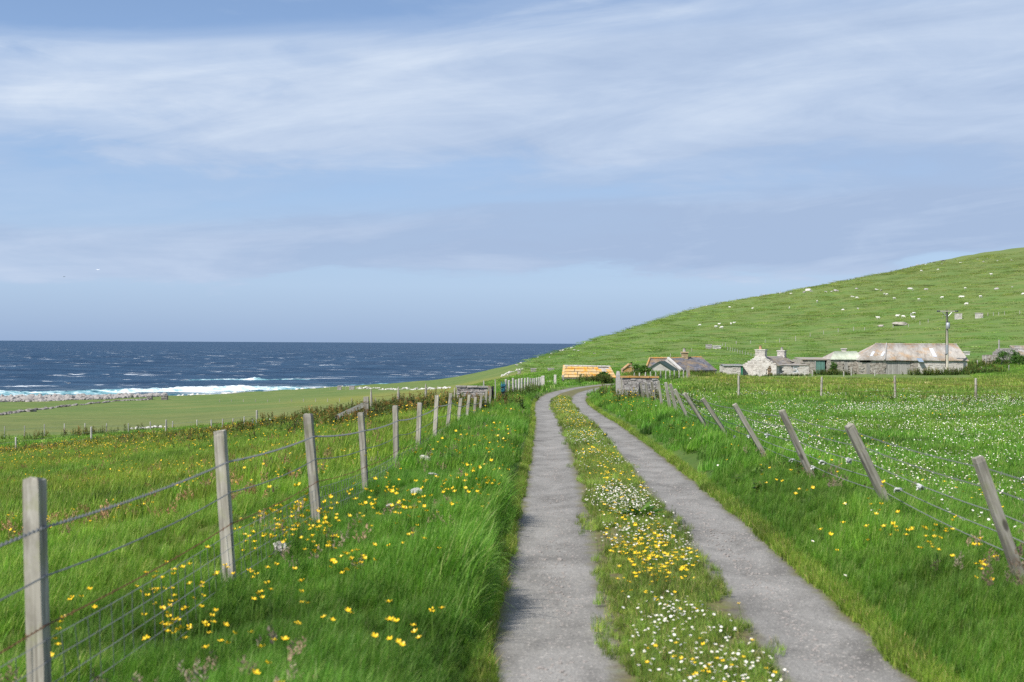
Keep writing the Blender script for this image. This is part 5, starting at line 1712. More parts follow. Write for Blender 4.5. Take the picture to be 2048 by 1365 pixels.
def long_barn():
    d = 160.0
    A = P(1718, 720, d); zg = gz(A.x + 6, d + 1) - .35
    org = Vector((A.x, d, zg)); b = empty('stone_barn', org)
    tag(b, 'long low stone barn with a rusty lichened corrugated roof and boarded doors', 'barn')
    he = A.z - zg
    L = (1935 - 1718) / F * d; D = 6.4; hr = P(1800, 688, d + D / 2).z - zg
    xr0, xr1 = 2.95, L - .28
    s = d / F
    def X(px): return (px - 1718) * s
    holes = [(X(1771), X(1822), -1, he), (X(1727), X(1741), -1, he - .15), (X(1722), X(1741), he - .35, he - .12)]
    mb = MB(); mb.box(.05, X(1771), .08, .55, 0, he - .02); mb.box(X(1822), L - .05, .08, .55, 0, he - .02)
    mb.box(.05, .5, .55, D, 0, he - .02); mb.box(L - .5, L - .05, .55, D, 0, he - .02); mb.box(.5, L - .5, D - .4, D, 0, he - .02)
    mb.build('wall_core', M['stone'], b)
    part_stones(b, 'stone_courses', M['stone'], 0, X(1836), 0, he - .03, .34, .15, 0, .2, holes, .03)
    part_stones(b, 'stone_courses', M['stone_pale'], X(1836), L, 0, he - .03, .55, .16, 0, .2, holes, .02)
    part_stones(b, 'stone_courses', M['stone'], .2, D, 0, he - .03, .34, .15, .0, .2, (), .03, axis='y')
    # gable on the far right end
    mb = MB(); mb.add([(L - .12, .1, he - .02), (L - .12, D - .1, he - .02), (L - .3, D / 2, hr - .06), (L - .42, .1, he - .02), (L - .42, D - .1, he - .02), (L - .5, D / 2, hr - .06)],
                      [(0, 1, 2), (3, 5, 4), (0, 2, 5, 3), (1, 4, 5, 2), (0, 3, 4, 1)]); mb.build('gable', M['stone'], b)
    # boarded cart doors and side doors
    n = 12
    for k in range(n):
        x0 = X(1772) + (X(1821) - X(1772)) * k / n; x1 = X(1772) + (X(1821) - X(1772)) * (k + 1) / n
        mb = MB(); mb.box(x0 + .008, x1 - .008, .10 + random.uniform(-.02, .02), .15, random.uniform(0, .06), he - .16 + random.uniform(-.03, .03))
        mb.build('door_board', M['boards'], b)
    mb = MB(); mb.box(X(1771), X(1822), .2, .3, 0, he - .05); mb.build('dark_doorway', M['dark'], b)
    door(b, 'door', X(1733), X(1741), 0, he - .3, .02, M['boards'], 4)
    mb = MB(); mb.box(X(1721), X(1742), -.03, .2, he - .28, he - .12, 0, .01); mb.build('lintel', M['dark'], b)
    mb = MB(); mb.box(-.1, L + .05, .02, .2, he - .06, he + .0); mb.build('painted_eaves_shadow', M['dark'], b)  # near-black strip standing in for the shade under the eaves
    # corrugated sheets, front slope
    oh = .22
    def eave(x): return Vector((x, -oh, he - .06 + .02 * math.sin(x * 1.7)))
    def ridge(x): return Vector((xr0 + (xr1 - xr0) * x / L, D / 2, hr + .03 * math.sin(x * .9)))
    xs = np.linspace(-.15, L + .12, 16)
    for k in range(15):
        corr(b, 'roof_sheet', M['sheet_rust'], eave(xs[k]), eave(xs[k + 1] + .05), ridge(max(0, xs[k])), ridge(min(L, xs[k + 1]) + .05), 6, .022, .01 * (k % 2))
    corr(b, 'roof_slope_back', M['sheet_rust'], Vector((L, D + .2, he)), Vector((0, D + .2, he)), Vector((xr1, D / 2, hr)), Vector((xr0, D / 2, hr)), 60, .022)
    mb = MB(); mb.add([(-.15, -oh, he - .06), (-.15, D + oh, he - .06), (xr0, D / 2, hr)], [(0, 2, 1)]); mb.build('hip_end', M['sheet_rust'], b)
    mb = MB(); mb.tube([ridge(0) + Vector((-.05, 0, .02)), ridge(L * .4) + Vector((0, 0, .03)), ridge(L) + Vector((.05, 0, .02))], .07, 6); mb.build('ridge_cap', M['sheet_rust'], b)
    # raised verge strip between the two roofs
    a, c = Vector((3.15, -oh, he - .05)), Vector((4.35, D / 2, hr))
    nrm = Vector((0, -(hr - he), D / 2)).normalized()
    mb = MB(); w = Vector((.07, 0, 0)); mb.hexa([a - w, a + w, c + w, c - w, a - w + nrm * .14, a + w + nrm * .14, c + w + nrm * .14, c - w + nrm * .14]); mb.build('roof_verge', M['boards'], b)
    def patch(px, top, bot, wpx, mat, name, shear=0):
        def on(pxx, pyy):
            v = (720 - pyy) / 32.0
            x = X(pxx)
            e, r = eave(0), ridge(0)
            y = -oh + (D / 2 + oh) * v; z = he - .06 + (hr - he + .06) * v
            return Vector(((pxx - 1718) / F * (d + y) + (d + y - d) * (1718 - 1024) / F, y, z)) + nrm * .05
        q = [on(px + shear, bot), on(px + shear + wpx, bot), on(px + wpx, top), on(px, top)]
        mb = MB(); mb.slab(q, .02); mb.build(name, mat, b)
    patch(1745, 704, 712, 5, M['skylight'], 'skylight', -5)
    patch(1766, 704, 712, 5, M['skylight'], 'skylight', -5)
    patch(1858, 697, 713, 7, M['skylight'], 'skylight', 9)
    patch(1833, 716, 723, 10, M['flash'], 'patch_sheet', 5)
long_barn()

def green_roof_byre():
    d = 161.0
    A = P(1661, 719, d); zg = gz(A.x + 2, d) - .35
    b = empty('stone_byre', (A.x, d, zg))
    tag(b, 'stone byre with a pale green sheet roof and a chimney stub beside the barn', 'byre')
    s = d / F
    def X(px): return (px - 1661) * s
    he = A.z - zg; L = X(1719); D = 5.5
    hr = P(1700, 703, d + D / 2).z - zg
    holes = [(X(1687), X(1698), -1, he - .22)]
    mb = MB(); mb.box(.05, L + .1, .09, .5, 0, he - .02); mb.box(.05, .5, .5, D, 0, he - .02); mb.box(.5, L, D - .4, D, 0, he - .02); mb.build('wall_core', M['stone'], b)
    part_stones(b, 'stone_courses', M['stone'], 0, L - .02, 0, he, .3, .14, 0, .2, holes, .03)
    part_stones(b, 'stone_courses', M['stone'], .2, D, 0, he, .3, .14, 0, .2, (), .03, axis='y')
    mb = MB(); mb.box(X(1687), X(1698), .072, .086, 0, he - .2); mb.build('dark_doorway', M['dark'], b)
    door(b, 'door', X(1688.5), X(1697), 0, he - .3, .01, M['boards'], 3)
    mb = MB(); mb.box(X(1685), X(1700), -.02, .2, he - .24, he - .1, 0, .01); mb.build('lintel', M['boards'], b)
    e0x, r0x = -.1, 1.2
    n = 6
    for k in range(n):
        u0, u1 = k / n, (k + 1) / n
        corr(b, 'roof_sheet', M['sheet_green'], (e0x + (L + .35 - e0x) * u0, -.18, he - .03), (e0x + (L + .35 - e0x) * u1 + .04, -.18, he - .03),
             (r0x + (L + .35 - r0x) * u0, D / 2, hr), (r0x + (L + .35 - r0x) * u1 + .04, D / 2, hr), 5, .02, .012 * (k % 2))
    corr(b, 'roof_slope_back', M['sheet_green'], (L, D + .1, he), (0, D + .1, he), (L, D / 2, hr), (r0x, D / 2, hr), 20, .02)
    mb = MB(); mb.add([(e0x + .05, -.1, he - .03), (e0x + .05, D + .1, he - .03), (r0x, D / 2, hr - .02)], [(0, 2, 1)]); mb.build('hip_end', M['stone'], b)
    chimney(b, (1689 - 1024) / F * (d + 2.6) - A.x, 2.9, hr - .3, P(1689, 697, d + 2.6).z - zg, .5, .5, M['stone_pale'], None)
    # ivy at the corner by the turquoise shed
green_roof_byre()

def turquoise_shed():
    d = 163.0
    A = P(1600, 717, d); zg = gz(A.x + 2, d) - .35
    b = empty('stone_shed', (A.x, d, zg))
    tag(b, 'low stone shed with a turquoise door and a dark open doorway', 'shed')
    s = d / F
    def X(px): return (px - 1600) * s
    he = P(1630, 719, d).z - zg; L = X(1661); D = 4.5
    holes = [(X(1631), X(1662), -1, he - .12)]
    mb = MB(); mb.box(.05, X(1631), .17, .5, 0, he - .02); mb.box(.05, .5, .5, D, 0, he - .02); mb.box(.5, L - .05, D - .4, D, 0, he - .02); mb.build('wall_core', M['stone'], b)
    def top(x): return he - .55 + .62 * min(1, x / 1.6)
    part_stones(b, 'stone_courses', M['stone'], 0, L - .02, 0, he, .28, .13, 0, .2, holes, .03, top=top)
    part_stones(b, 'stone_courses', M['stone'], .2, D, 0, he - .55, .28, .13, 0, .2, (), .03, axis='y')
    mb = MB(); mb.slab([(.3, -.15, he + .02), (L - .05, -.15, he + .02), (L - .05, D, he + .20), (.3, D, he + .20)], .12); mb.build('roof', M['slate_old'], b)
    door(b, 'turquoise_door', X(1632), X(1650), 0, he - .14, .02, M['doorpaint'], 6)
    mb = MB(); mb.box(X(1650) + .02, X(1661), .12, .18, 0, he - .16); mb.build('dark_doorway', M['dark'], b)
    mb = MB(); mb.box(X(1629.5), X(1631.6), -.05, .12, 0, he - .02); mb.box(X(1660), X(1661.4), -.05, .12, 0, he - .02); mb.box(X(1631.6), X(1660), -.045, .1, he - .13, he - .03)
    mb.build('door_frame', M['boards'], b)
turquoise_shed()

def cottage():
    d = 154.0; a = R(-36)
    A = P(1486, 742, d); zg = gz(A.x + 2, d) - .3
    b = empty('cottage', (A.x, d, zg), a)
    tag(b, 'derelict pale stone cottage with two chimneys and a broken slate roof', 'cottage')
    W, D = 4.35, 6.8
    he = P(1545, 731, d).z - zg; hr = P(1517, 713, d).z - zg
    # gable wall
    def top(x): return he + (hr - he) * max(0, min(1, 1.25 - abs(x - W / 2) / (W / 2) * 1.25)) + .02
    mb = MB()
    V = [(0.04, .15, 0), (W - .04, .15, 0), (W - .04, .15, he), (W * .60, .15, hr - .03), (W * .40, .15, hr - .03), (0.04, .15, he)]
    V += [(x, .45, z) for x, y, z in V]
    mb.add(V, [(0, 1, 2, 3, 4, 5), (11, 10, 9, 8, 7, 6)] + [(i, (i + 6), (i + 1) % 6 + 6, (i + 1) % 6) for i in range(6)])
    mb.box(W - .4, W - .02, .45, D, 0, he); mb.box(.02, .4, .45, D, 0, he); mb.box(.4, W - .4, D - .4, D - .02, 0, he)
    mb.build('wall_core', M['stone_pale'], b)
    part_stones(b, 'stone_courses', M['stone_pale'], 0, W, 0, hr, .4, .17, 0, .16, [(3.2, 3.75, -1, he - .12)], .012, top=top)
    window(b, 3.22, 3.76, he - 1.25, he - .15, .06, M['sash'], M['glass'], 2, 3)
    # right slope: stone slates with a hole near the eaves; left slope
    eR0, eR1 = Vector((W + .2, .05, he - .05)), Vector((W + .2, D, he - .05))
    rr0, rr1 = Vector((W / 2, .05, hr)), Vector((W / 2, D, hr))
    roof_pieces(b, 'slates', M['slate_old'], eR0, eR1, rr1, rr0, 9, 13, .03, skip={(1, 9), (1, 10), (2, 10), (2, 11), (0, 10), (0, 11), (3, 11)})
    roof_pieces(b, 'slates', M['slate_old'], Vector((-.2, D, he - .05)), Vector((-.2, .05, he - .05)), rr0, rr1, 8, 12, .03)
    mb = MB(); mb.slab([eR0 - Vector((.3, 0, .05)), eR1 - Vector((.3, 0, .05)), rr1 - Vector((0, 0, .12)), rr0 - Vector((0, 0, .12))], .05); mb.build('roof_boarding', M['boards'], b)
    mb = MB(); mb.add([(W - .05, D - .02, he), (.05, D - .02, he), (W / 2, D - .02, hr - .04), (W - .05, D - .3, he), (.05, D - .3, he), (W / 2, D - .3, hr - .04)], [(0, 1, 2), (3, 5, 4), (0, 2, 5, 3), (1, 4, 5, 2)]); mb.build('gable', M['stone_pale'], b)
    chimney(b, W * .5, .42, hr - .35, P(1523, 699, d).z - zg, 1.25, .62, M['stone_pale'], M['pot'], .45, -.1)
    chimney(b, W * .5, D - .45, hr - .3, P(1555, 701, d + 4.5).z - zg, .95, .62, M['stone_pale'], M['pot_grey'], .4)
cottage()

def front_wing():
    d = 152.0
    A = P(1556, 731, d); zg = gz(A.x + 2, d) - .3
    b = empty('cottage_wing', (A.x, d, zg))
    tag(b, 'flat-topped whitewashed front wing of the cottage with two boarded windows', 'wing')
    s = d / F; L = (1618 - 1556) * s; he = A.z - zg; D = 2.6
    def X(px): return (px - 1556) * s
    mb = MB(); mb.box(.04, L - .04, .14, .4, 0, he - .03); mb.box(.04, .35, .4, D, 0, he - .03); mb.box(L - .35, L - .04, .4, D, 0, he - .03); mb.build('wall_core', M['stone_pale'], b)
    part_stones(b, 'stone_courses', M['stone_pale'], 0, L, 0, he - .02, .45, .2, 0, .16, [(X(1558), X(1569), he - .95, he - .1), (X(1587), X(1597), he - .85, he - .1)], .01)
    part_stones(b, 'stone_courses', M['stone_pale'], .16, D, 0, he - .02, .45, .2, 0, .16, (), .01, axis='y')
    mb = MB(); mb.slab([(-.05, -.08, he + .06), (L + .05, -.08, he + .06), (L + .05, D, he + .12), (-.05, D, he + .12)], .07); mb.build('roof_slab', M['slate_old'], b)
    window(b, X(1558), X(1570), he - 1.0, he - .12, .05, M['whitewood'], M['boards'], 1, 1)
    window(b, X(1587), X(1597.5), he - .85, he - .12, .05, M['whitewood'], M['whitewood'], 1, 1)
front_wing()

def lean_to():
    d = 153.0
    A = P(1447, 731, d); zg = gz(A.x + 1, d) - .3
    b = empty('lean_to_shed', (A.x, d, zg))
    tag(b, 'small flat-roofed stone lean-to with a green door left of the cottage', 'shed')
    s = d / F; L = (1486 - 1447) * s; he = A.z - zg; D = 2.8
    def X(px): return (px - 1447) * s
    mb = MB(); mb.box(.04, L - .04, .14, .4, 0, he - .03); mb.box(.04, .35, .4, D, 0, he - .03); mb.build('wall_core', M['stone_flag'], b)
    part_stones(b, 'stone_courses', M['stone_pale'], 0, X(1482), 0, he - .02, .32, .13, 0, .16, (), .015)
    part_stones(b, 'stone_courses', M['stone_pale'], .16, D, 0, he - .02, .32, .13, 0, .16, (), .015, axis='y')
    door(b, 'green_door', X(1482.5), X(1486), 0, he - .1, .02, M['greenpaint'], 2)
    mb = MB(); mb.slab([(-.1, -.12, he + .06), (L + .05, -.12, he + .06), (L + .05, D, he + .12), (-.1, D, he + .12)], .06); mb.build('roof_slab', M['slate'], b)
    mb = MB(); mb.box(-.12, L + .04, -.16, -.125, he - .03, he + .055); mb.build('fascia', M['whitewood'], b)
lean_to()

def slate_house():
    d = 138.0
    A = P(1365, 742, d); zg = -3.4
    b = empty('slate_roofed_house', (A.x, d, zg))
    tag(b, 'house sunk behind the field with lichened slate roofs and an ochre chimney', 'house')
    def W_(px, py, dd): return P(px, py, dd) - Vector((A.x, d, zg))
    eN, eF = W_(1364, 742, d), W_(1435, 741, d + 2.2)
    rN, rF = W_(1336, 717, d + 3.0), W_(1403, 714.5, d + 5.2)
    roof_pieces(b, 'slates', M['slate'], eN, eF, rF, rN, 12, 16, .02)
    mb = MB(); mb.slab([eN - Vector((0, 0, .06)), eF - Vector((0, 0, .06)), rF - Vector((0, 0, .06)), rN - Vector((0, 0, .06))], .05); mb.build('roof_boarding', M['boards'], b)
    bN, bF = rN * 2 - eN, rF * 2 - eF
    bN.z, bF.z = eN.z, eF.z
    roof_pieces(b, 'slates', M['slate'], bF, bN, rN, rF, 10, 14, .02)
    # ridge tiles, each its own piece
    for k in range(9):
        p0, p1 = rN.lerp(rF, k / 9), rN.lerp(rF, (k + 1) / 9)
        mb = MB(); mb.tube([p0 + Vector((0, 0, .0)), p1 + Vector((-.03, 0, .0))], .10, 6); mb.build('ridge_tile', M['coping'], b)
    # gable with pale skew
    g0, g1 = eN.copy(), bN.copy()
    mb = MB(); mb.add([g0, rN, g1, Vector((g1.x, g1.y, 0)), Vector((g0.x, g0.y, 0))] , [(0, 1, 2, 3, 4)]); mb.build('gable', M['harl'], b)
    u = (rN - eN)
    nrm = (eF - eN).cross(rN - eN).normalized(); w = (eF - eN).normalized() * .13
    mb = MB(); mb.hexa([eN - w - nrm * .03, eN + w - nrm * .03, rN + w - nrm * .03, rN - w - nrm * .03, eN - w + nrm * .15, eN + w + nrm * .15, rN + w + nrm * .15, rN - w + nrm * .15]); mb.build('skew_stone', M['skew'], b)
    mb = MB(); mb.add([Vector((eN.x, eN.y + .2, 0)), Vector((eF.x, eF.y + .2, 0)), eF + Vector((-.1, .2, -.05)), eN + Vector((-.1, .2, -.05))], [(0, 1, 2, 3)]); mb.build('wall', M['harl'], b)
    # far end hip
    mb = MB(); mb.add([eF, bF, rF], [(0, 1, 2)]); mb.build('gable_end', M['harl'], b)
    # back wing: slope towards the viewer
    l0, l1 = W_(1292, 739, d + 3.0), W_(1340, 739, d + 3.2)
    r0, r1 = W_(1300, 718, d + 5.6), W_(1338, 717.5, d + 5.8)
    roof_pieces(b, 'slates', M['slate'], l0, l1, r1, r0, 9, 9, .02)
    mb = MB(); mb.slab([l0 - Vector((0, 0, .06)), l1 - Vector((0, 0, .06)), r1 - Vector((0, 0, .06)), r0 - Vector((0, 0, .06))], .05); mb.build('roof_boarding', M['boards'], b)
    mb = MB(); mb.tube([l0 + Vector((0, 0, .08)), r0 + Vector((0, 0, .08)), r1 + Vector((0, 0, .05))], .13, 6); mb.build('ridge_tile', M['coping'], b)
    mb = MB(); q = Vector((0, .1, -.1)); mb.add([l0 + q, l1 + q, Vector((l1.x, l1.y + .1, 0)), Vector((l0.x, l0.y + .1, 0))], [(0, 3, 2, 1)]); mb.build('wall', M['harl'], b)
    ch = P(1369.5, 712, d + 4.0) - Vector((A.x, d, zg))
    chimney(b, ch.x, ch.y, ch.z - .5, (P(1369.5, 704, d + 4.0) - Vector((A.x, d, zg))).z, .68, .55, M['chim'], M['pot_grey'], .42, -.05)
    # front extension with dark green felt roof
    x0, x1, ap = W_(1295, 739, d - 1.5), W_(1347, 743, d - 1.5), W_(1318.5, 724.5, d - 1.5)
    dv = (rN - ap); dv.z = 0
    back = Vector((.95, 2.6, 0))
    mb = MB(); mb.add([x0, x1, ap, Vector((x1.x, x1.y, 0)), Vector((x0.x, x0.y, 0))], [(0, 4, 3, 1, 2)]); mb.build('extension_gable', M['harl'], b)
    mb = MB(); up = Vector((0, 0, .08)); o1 = Vector((-.02, -.12, 0))
    mb.slab([x1 + up + o1 + Vector((.12, 0, -.08)), x1 + back + up, ap + back + up, ap + up + o1], .08); mb.build('felt_roof', M['greenroof'], b)
    mb = MB(); mb.slab([ap + up + o1, ap + back + up, x0 + back + up, x0 + up + o1 + Vector((-.12, 0, -.06))], .08); mb.build('felt_roof', M['greenroof'], b)
slate_house()

def lichen_shed():
    d = 106.0
    A = P(1128, 756, d); zg = gz(A.x, d) - .3
    b = empty('flagstone_roofed_shed', (A.x, d, zg), R(-3))
    tag(b, 'low shed with a flagstone roof covered in orange lichen at the track bend', 'shed')
    s = d / F
    he = A.z - zg; D2 = 1.7; hr = P(1130, 732.5, d + D2).z - zg
    L = (1224 - 1128) * s
    mb = MB(); mb.box(.05, L, .15, .45, 0, he - .03); mb.box(.05, .4, .45, 2 * D2, 0, he - .03); mb.box(L - .3, L, .45, 2 * D2, 0, he - .03); mb.build('wall_core', M['stone_pale'], b)
    part_stones(b, 'stone_courses', M['stone_pale'], 0, L, 0, he - .02, .22, .11, 0, .16, (), .03)
    eL, eR, rL, rR = Vector((-.12, -.12, he)), Vector((L + .4, -.12, he)), Vector((0.02, D2, hr)), Vector((L - .1, D2, hr - .05))
    mb = MB(); mb.slab([eL - Vector((0, 0, .05)), eR - Vector((0, 0, .05)), rR - Vector((0, 0, .05)), rL - Vector((0, 0, .05))], .05); mb.build('roof_core', M['stone'], b)
    roof_pieces(b, 'roof_slab', M['flag'], eL, eR, rR, rL, 4, 9, .04, parts=True, skip={(3, 7), (2, 7), (3, 8)})
    roof_pieces(b, 'roof_slab', M['flag'], Vector((L + .3, 2 * D2 + .1, he)), Vector((-.1, 2 * D2 + .1, he)), rL, rR, 3, 6, .04, parts=True)
    mb = MB(); mb.add([(.0, .05, he - .1), (.0, 2 * D2, he - .1), (.02, D2, hr - .05), (.0, 2 * D2, 0), (.0, .05, 0)], [(0, 2, 1, 3, 4)]); mb.build('gable', M['orange_stone'], b)
    for k in range(10):
        p0, p1 = rL.lerp(rR, k / 10), rL.lerp(rR, (k + 1) / 10)
        mb = MB(); c = (p0 + p1) / 2; mb.box(p0.x + .01, p1.x - .01, D2 - .11, D2 + .11, c.z + .0, c.z + .10, 0, .012); mb.build('ridge_stone', M['stone_white'], b)
    mb = MB(); mb.slab([eL + Vector((-.06, -.02, .06)), eL + Vector((.12, -.02, .06)), rL + Vector((.1, 0, .09)), rL + Vector((-.1, 0, .09))], .06); mb.build('verge_slab', M['flag'], b)
lichen_shed()

def ruin():
    d = 118.0
    A = P(1243, 741, d); zg = gz(A.x + 1, d) - .6
    b = empty('ruined_outhouse', (A.x, d, zg))
    tag(b, 'tumbled little stone ruin with orange lichen between shed and slate house', 'ruin')
    s = d / F; L = 48 * s
    he = A.z - zg
    def top(x): return he + .62 * max(0, 1 - abs(x - .75) / .8) + .05 * math.sin(9 * x) + .22 * (x > 1.1) * max(0, 1 - abs(x - 1.35) / .4)
    part_stones(b, 'stone_courses', M['orange_stone'], 0, L, 0, he + .7, .26, .11, 0, .45, (), .05, top=top)
    mb = MB(); mb.slab([(.05, -.1, he + .05), (.75, -.1, he + .62), (.75, 1.5, he + .62), (.05, 1.5, he + .05)], .06); mb.build('fallen_slab', M['orange_stone'], b)
    mb = MB(); mb.box(.1, L - .1, .45, .7, 0, he - .05); mb.build('wall_core', M['stone'], b)
    mb = MB(); mb.box(.88, 1.02, .2, .34, he + .5, he + .75, 0, .02); mb.build('perched_stone', M['dark'], b)
ruin()

def far_ruin():
    d = 178.0
    A = P(1988, 712, d); zg = gz(A.x + 3, d) - .6
    b = empty('ruined_longhouse', (A.x, d, zg))
    tag(b, 'ruined stone longhouse with a grey slate roof at the right picture edge', 'ruin')
    s = d / F
    def X(px): return (px - 1988) * s
    h1 = P(1992, 697, d).z - zg; h2 = P(2040, 694.5, d).z - zg
    def top(x): return h1 - .5 + .5 * min(1, max(0, (x - .1) / .5))
    part_stones(b, 'stone_courses', M['stone_flag'], 0, X(2036), 0, h1, .35, .15, 0, .5, (), .04, top=top)
    mb = MB(); mb.box(.1, X(2036), .5, .8, 0, h1 - .5); mb.build('wall_core', M['stone'], b)
    he = P(2060, 716, d - 1).z - zg
    roof_pieces(b, 'slates', M['slate_old'], (X(2046), -.6, he), (X(2130), -.6, he), (X(2130), 2.4, h2 + .2), (X(2032), 2.4, h2 + .2), 8, 14, .03)
    mb = MB(); mb.slab([(X(2046), -.55, he - .08), (X(2130), -.55, he - .08), (X(2130), 2.4, h2 + .1), (X(2032), 2.4, h2 + .1)], .06); mb.build('roof_boarding', M['boards'], b)
    part_stones(b, 'stone_courses', M['stone_flag'], X(2046), X(2130), 0, he - .1, .35, .15, -.2, .4)
    # low tumbled outwork
    part_stones(b, 'stone_courses', M['stone'], X(1962) , X(1990), 0, P(1975, 710, d).z - zg, .4, .2, -1.0, .6, (), .06, top=lambda x: (P(1975, 709, d).z - zg) - .10 * abs(math.sin(3 * x)))
    mb = MB(); t = P(2003, 680, d) - Vector((A.x, d, zg)); mb.tube([(t.x, .9, 0), (t.x, .9, t.z)], .10, 6); mb.build('upright_post', M['post_pale'], b)
far_ruin()

def pole():
    d = 150.0
    base = hit(1894.5, 749.5); 
    d = base.y
    t = P(1893.5, 620, d)
    o = empty('utility_pole', base)
    tag(o, 'wooden electricity pole with crossarm and grey transformer before the barn', 'pole')
    H = t.z - base.z
    lx = t.x - base.x
    def at(z): return Vector((lx * z / H, 0, z))
    mb = MB(); mb.tube([at(-.4), at(H * .5), at(H)], [.20, .17, .135], 12); mb.build('shaft', M['pole'], o, True)
    s = d / F
    za = H - .18
    mb = MB(); mb.box(lx - 19 * s, lx + 19 * s, -.20, -.10, za - .07, za + .07); arm = mb.build('crossarm', M['pole'], o)
    mb = MB()
    for sg in (-1, 1):
        mb.tube([at(za - .62) + Vector((sg * .13, -.12, 0)), Vector((lx + sg * .62, -.15, za - .05))], .045, 5)
    mb.build('arm_brace', M['steel'], o)
    for x in (-18, 18):
        mb = MB()
        for k in range(4):
            mb.tube([(lx + x * s + (k - 1.5) * .10 * (1 if x > 0 else 1), -.15, za + .0), (lx + x * s + (k - 1.5) * .10 + .05, -.15, za + .0)], .11 - .015 * (k % 2), 8)
        mb.build('insulator', M['insul'], o, True)
    zt = H - 32 / F * d * 1.0
    mb = MB(); c = at(zt) + Vector((0.03, -.28, 0))
    mb.tube([c + Vector((0, 0, -.36)), c + Vector((0, 0, -.33)), c + Vector((0, 0, .33)), c + Vector((0, 0, .38))], [.19, .23, .23, .18], 14)
    tr = mb.build('transformer', M['steel'], o, True)
    mb = MB()
    for x in (-.14, .0, .14): mb.tube([c + Vector((x, 0, .38)), c + Vector((x, 0, .56))], .035, 6)
    mb.build('bushing', M['insul'], tr, True)
    mb = MB(); mb.tube([at(zt - .4) + Vector((-.18, -.1, 0)), at(H * .4) + Vector((-.21, -.1, 0)), at(H * .12) + Vector((-.22, -.1, 0))], .03, 5); mb.build('cable', M['cable'], o)
    mb = MB(); mb.box(lx * .3 - .24, lx * .3 + .02, -.22, -.16, H * .32, H * .46); mb.build('cable_guard', M['steel'], o)
pole()

# ---------------------------------------------------------------- stone blocks in the fields
def block(label, px0, px1, ty, by, mat='stone_flag', dep=1.0, d=None):
    p = hit((px0 + px1) / 2, by) if d is None else P((px0 + px1) / 2, by, d)
    s = p.y / F
    w, h = (px1 - px0) * s, (by - ty) * s
    o = empty('stone_block', (p.x - w / 2, p.y, p.z - .2))
    tag(o, label, 'stone block')
    mb = MB(); mb.box(.08, w - .02, .1, dep, 0, h + .17); mb.build('core', M[mat], o)
    part_stones(o, 'stone_courses', M[mat], 0, w, 0, h + .2, max(.3, w / 4), max(.16, h / 5), 0, .2, (), .03)
    mb = MB(); mb.box(-.04, w + .04, -.06, dep + .05, h + .2, h + .3, 0, .02); mb.build('cap_stone', M[mat], o)
block('squat grey stone block near the shore, nearer the surf', 294, 304, 793.5, 800, 'beach')
block('squat grey stone block standing right of its twin near the shore', 323, 335, 792.5, 800.5, 'beach')
block('small stone block at the grass edge below the white surf', 604, 612, 772, 777.5, 'stone_flag')
block('pale stone gate block left of its twin in the headland field', 675, 683, 773, 779.5, 'stone_flag')
block('pale stone gate block right of its twin in the headland field', 699, 709, 773.5, 780, 'stone_flag')
block('pinkish square stone block on the hill just right of the pole top', 1911, 1924, 628, 638, 'stone_pale')
block('pinkish square stone block on the hill nearer the picture edge', 1952, 1966, 627, 637, 'stone_pale')
block('small grey stone hut on the hill behind the slate house chimney', 1412, 1424, 690, 699.5, 'stone_flag')
block('white stone trough beside the small hut on the hill', 1426, 1442, 692.5, 698.5, 'stone_white')
block('pale boulder-like block right of the barn roof', 1929, 1940, 704, 711, 'stone_white', .8)
block('small stone wall end left of the hill foot', 1035, 1042, 741.5, 748, 'stone_flag')
block('wide stone wall end right of its neighbour at the hill foot', 1062, 1073, 738.5, 745, 'stone_flag')
block('grey stone block by a gate bar at the hill foot', 1096, 1108, 738, 744.5, 'stone_flag')

# ---------------------------------------------------------------- rocks
ORD = ('first second third fourth fifth sixth seventh eighth ninth tenth eleventh twelfth thirteenth fourteenth fifteenth sixteenth seventeenth eighteenth nineteenth twentieth '
       'twenty-first twenty-second twenty-third twenty-fourth twenty-fifth twenty-sixth twenty-seventh twenty-eighth twenty-ninth thirtieth').split()
def rock(label, px, py, wpx, mat, seed, flat=.6, group=None, hgt=None):
    p = hit(px, py)
    s = p.y / F * wpx / 2
    o = obj('rock', rock_mesh('rock', seed, M[mat], flat, 3, .4), None, (p.x, p.y, p.z + s * flat * .3), (random.uniform(-.2, .2), random.uniform(-.2, .2), random.uniform(0, 6.28)), s)
    tag(o, label, 'rock', group)
    return o
rock('orange lichened outcrop on the headland edge, larger of two', 692, 767, 11, 'orange_stone', 31, .75)
rock('orange lichened outcrop on the headland edge, smaller of two', 706, 767.5, 11, 'orange_stone', 33, .5)
hr_ = [(792, 268, 26), (815, 264, 22), (870, 260, 20), (890, 258, 14), (985, 254, 22), (1005, 246, 42), (1020, 250, 20), (1090, 253, 22), (1140, 249, 36), (1118, 251, 18), (1238, 237, 20), (1262, 170, 14), (1245, 174, 12), (1335, 243, 24), (1356, 245, 16),
       (1498, 240, 40), (1512, 244, 18), (1575, 242, 34), (1915, 239, 36), (1990, 229, 14), (1460, 133, 14), (1530, 124, 18), (1570, 121, 12), (1650, 117, 16), (1740, 113, 18), (1850, 107, 16), (1918, 102, 12), (1986, 100, 18), (1330, 152, 12), (515, 309, 16)]
hr_.sort()
for i, (x, y, w) in enumerate(hr_):
    rock('pale weathered rock on the upper hillside, %s rock from the left' % ORD[i], 1200 + x / 2.415, 480 + y / 2.415, w / 2.415 * .72, 'stone_flag' if i % 3 else 'stone_white', 800 + i, .5, 'rocks on the upper hillside')
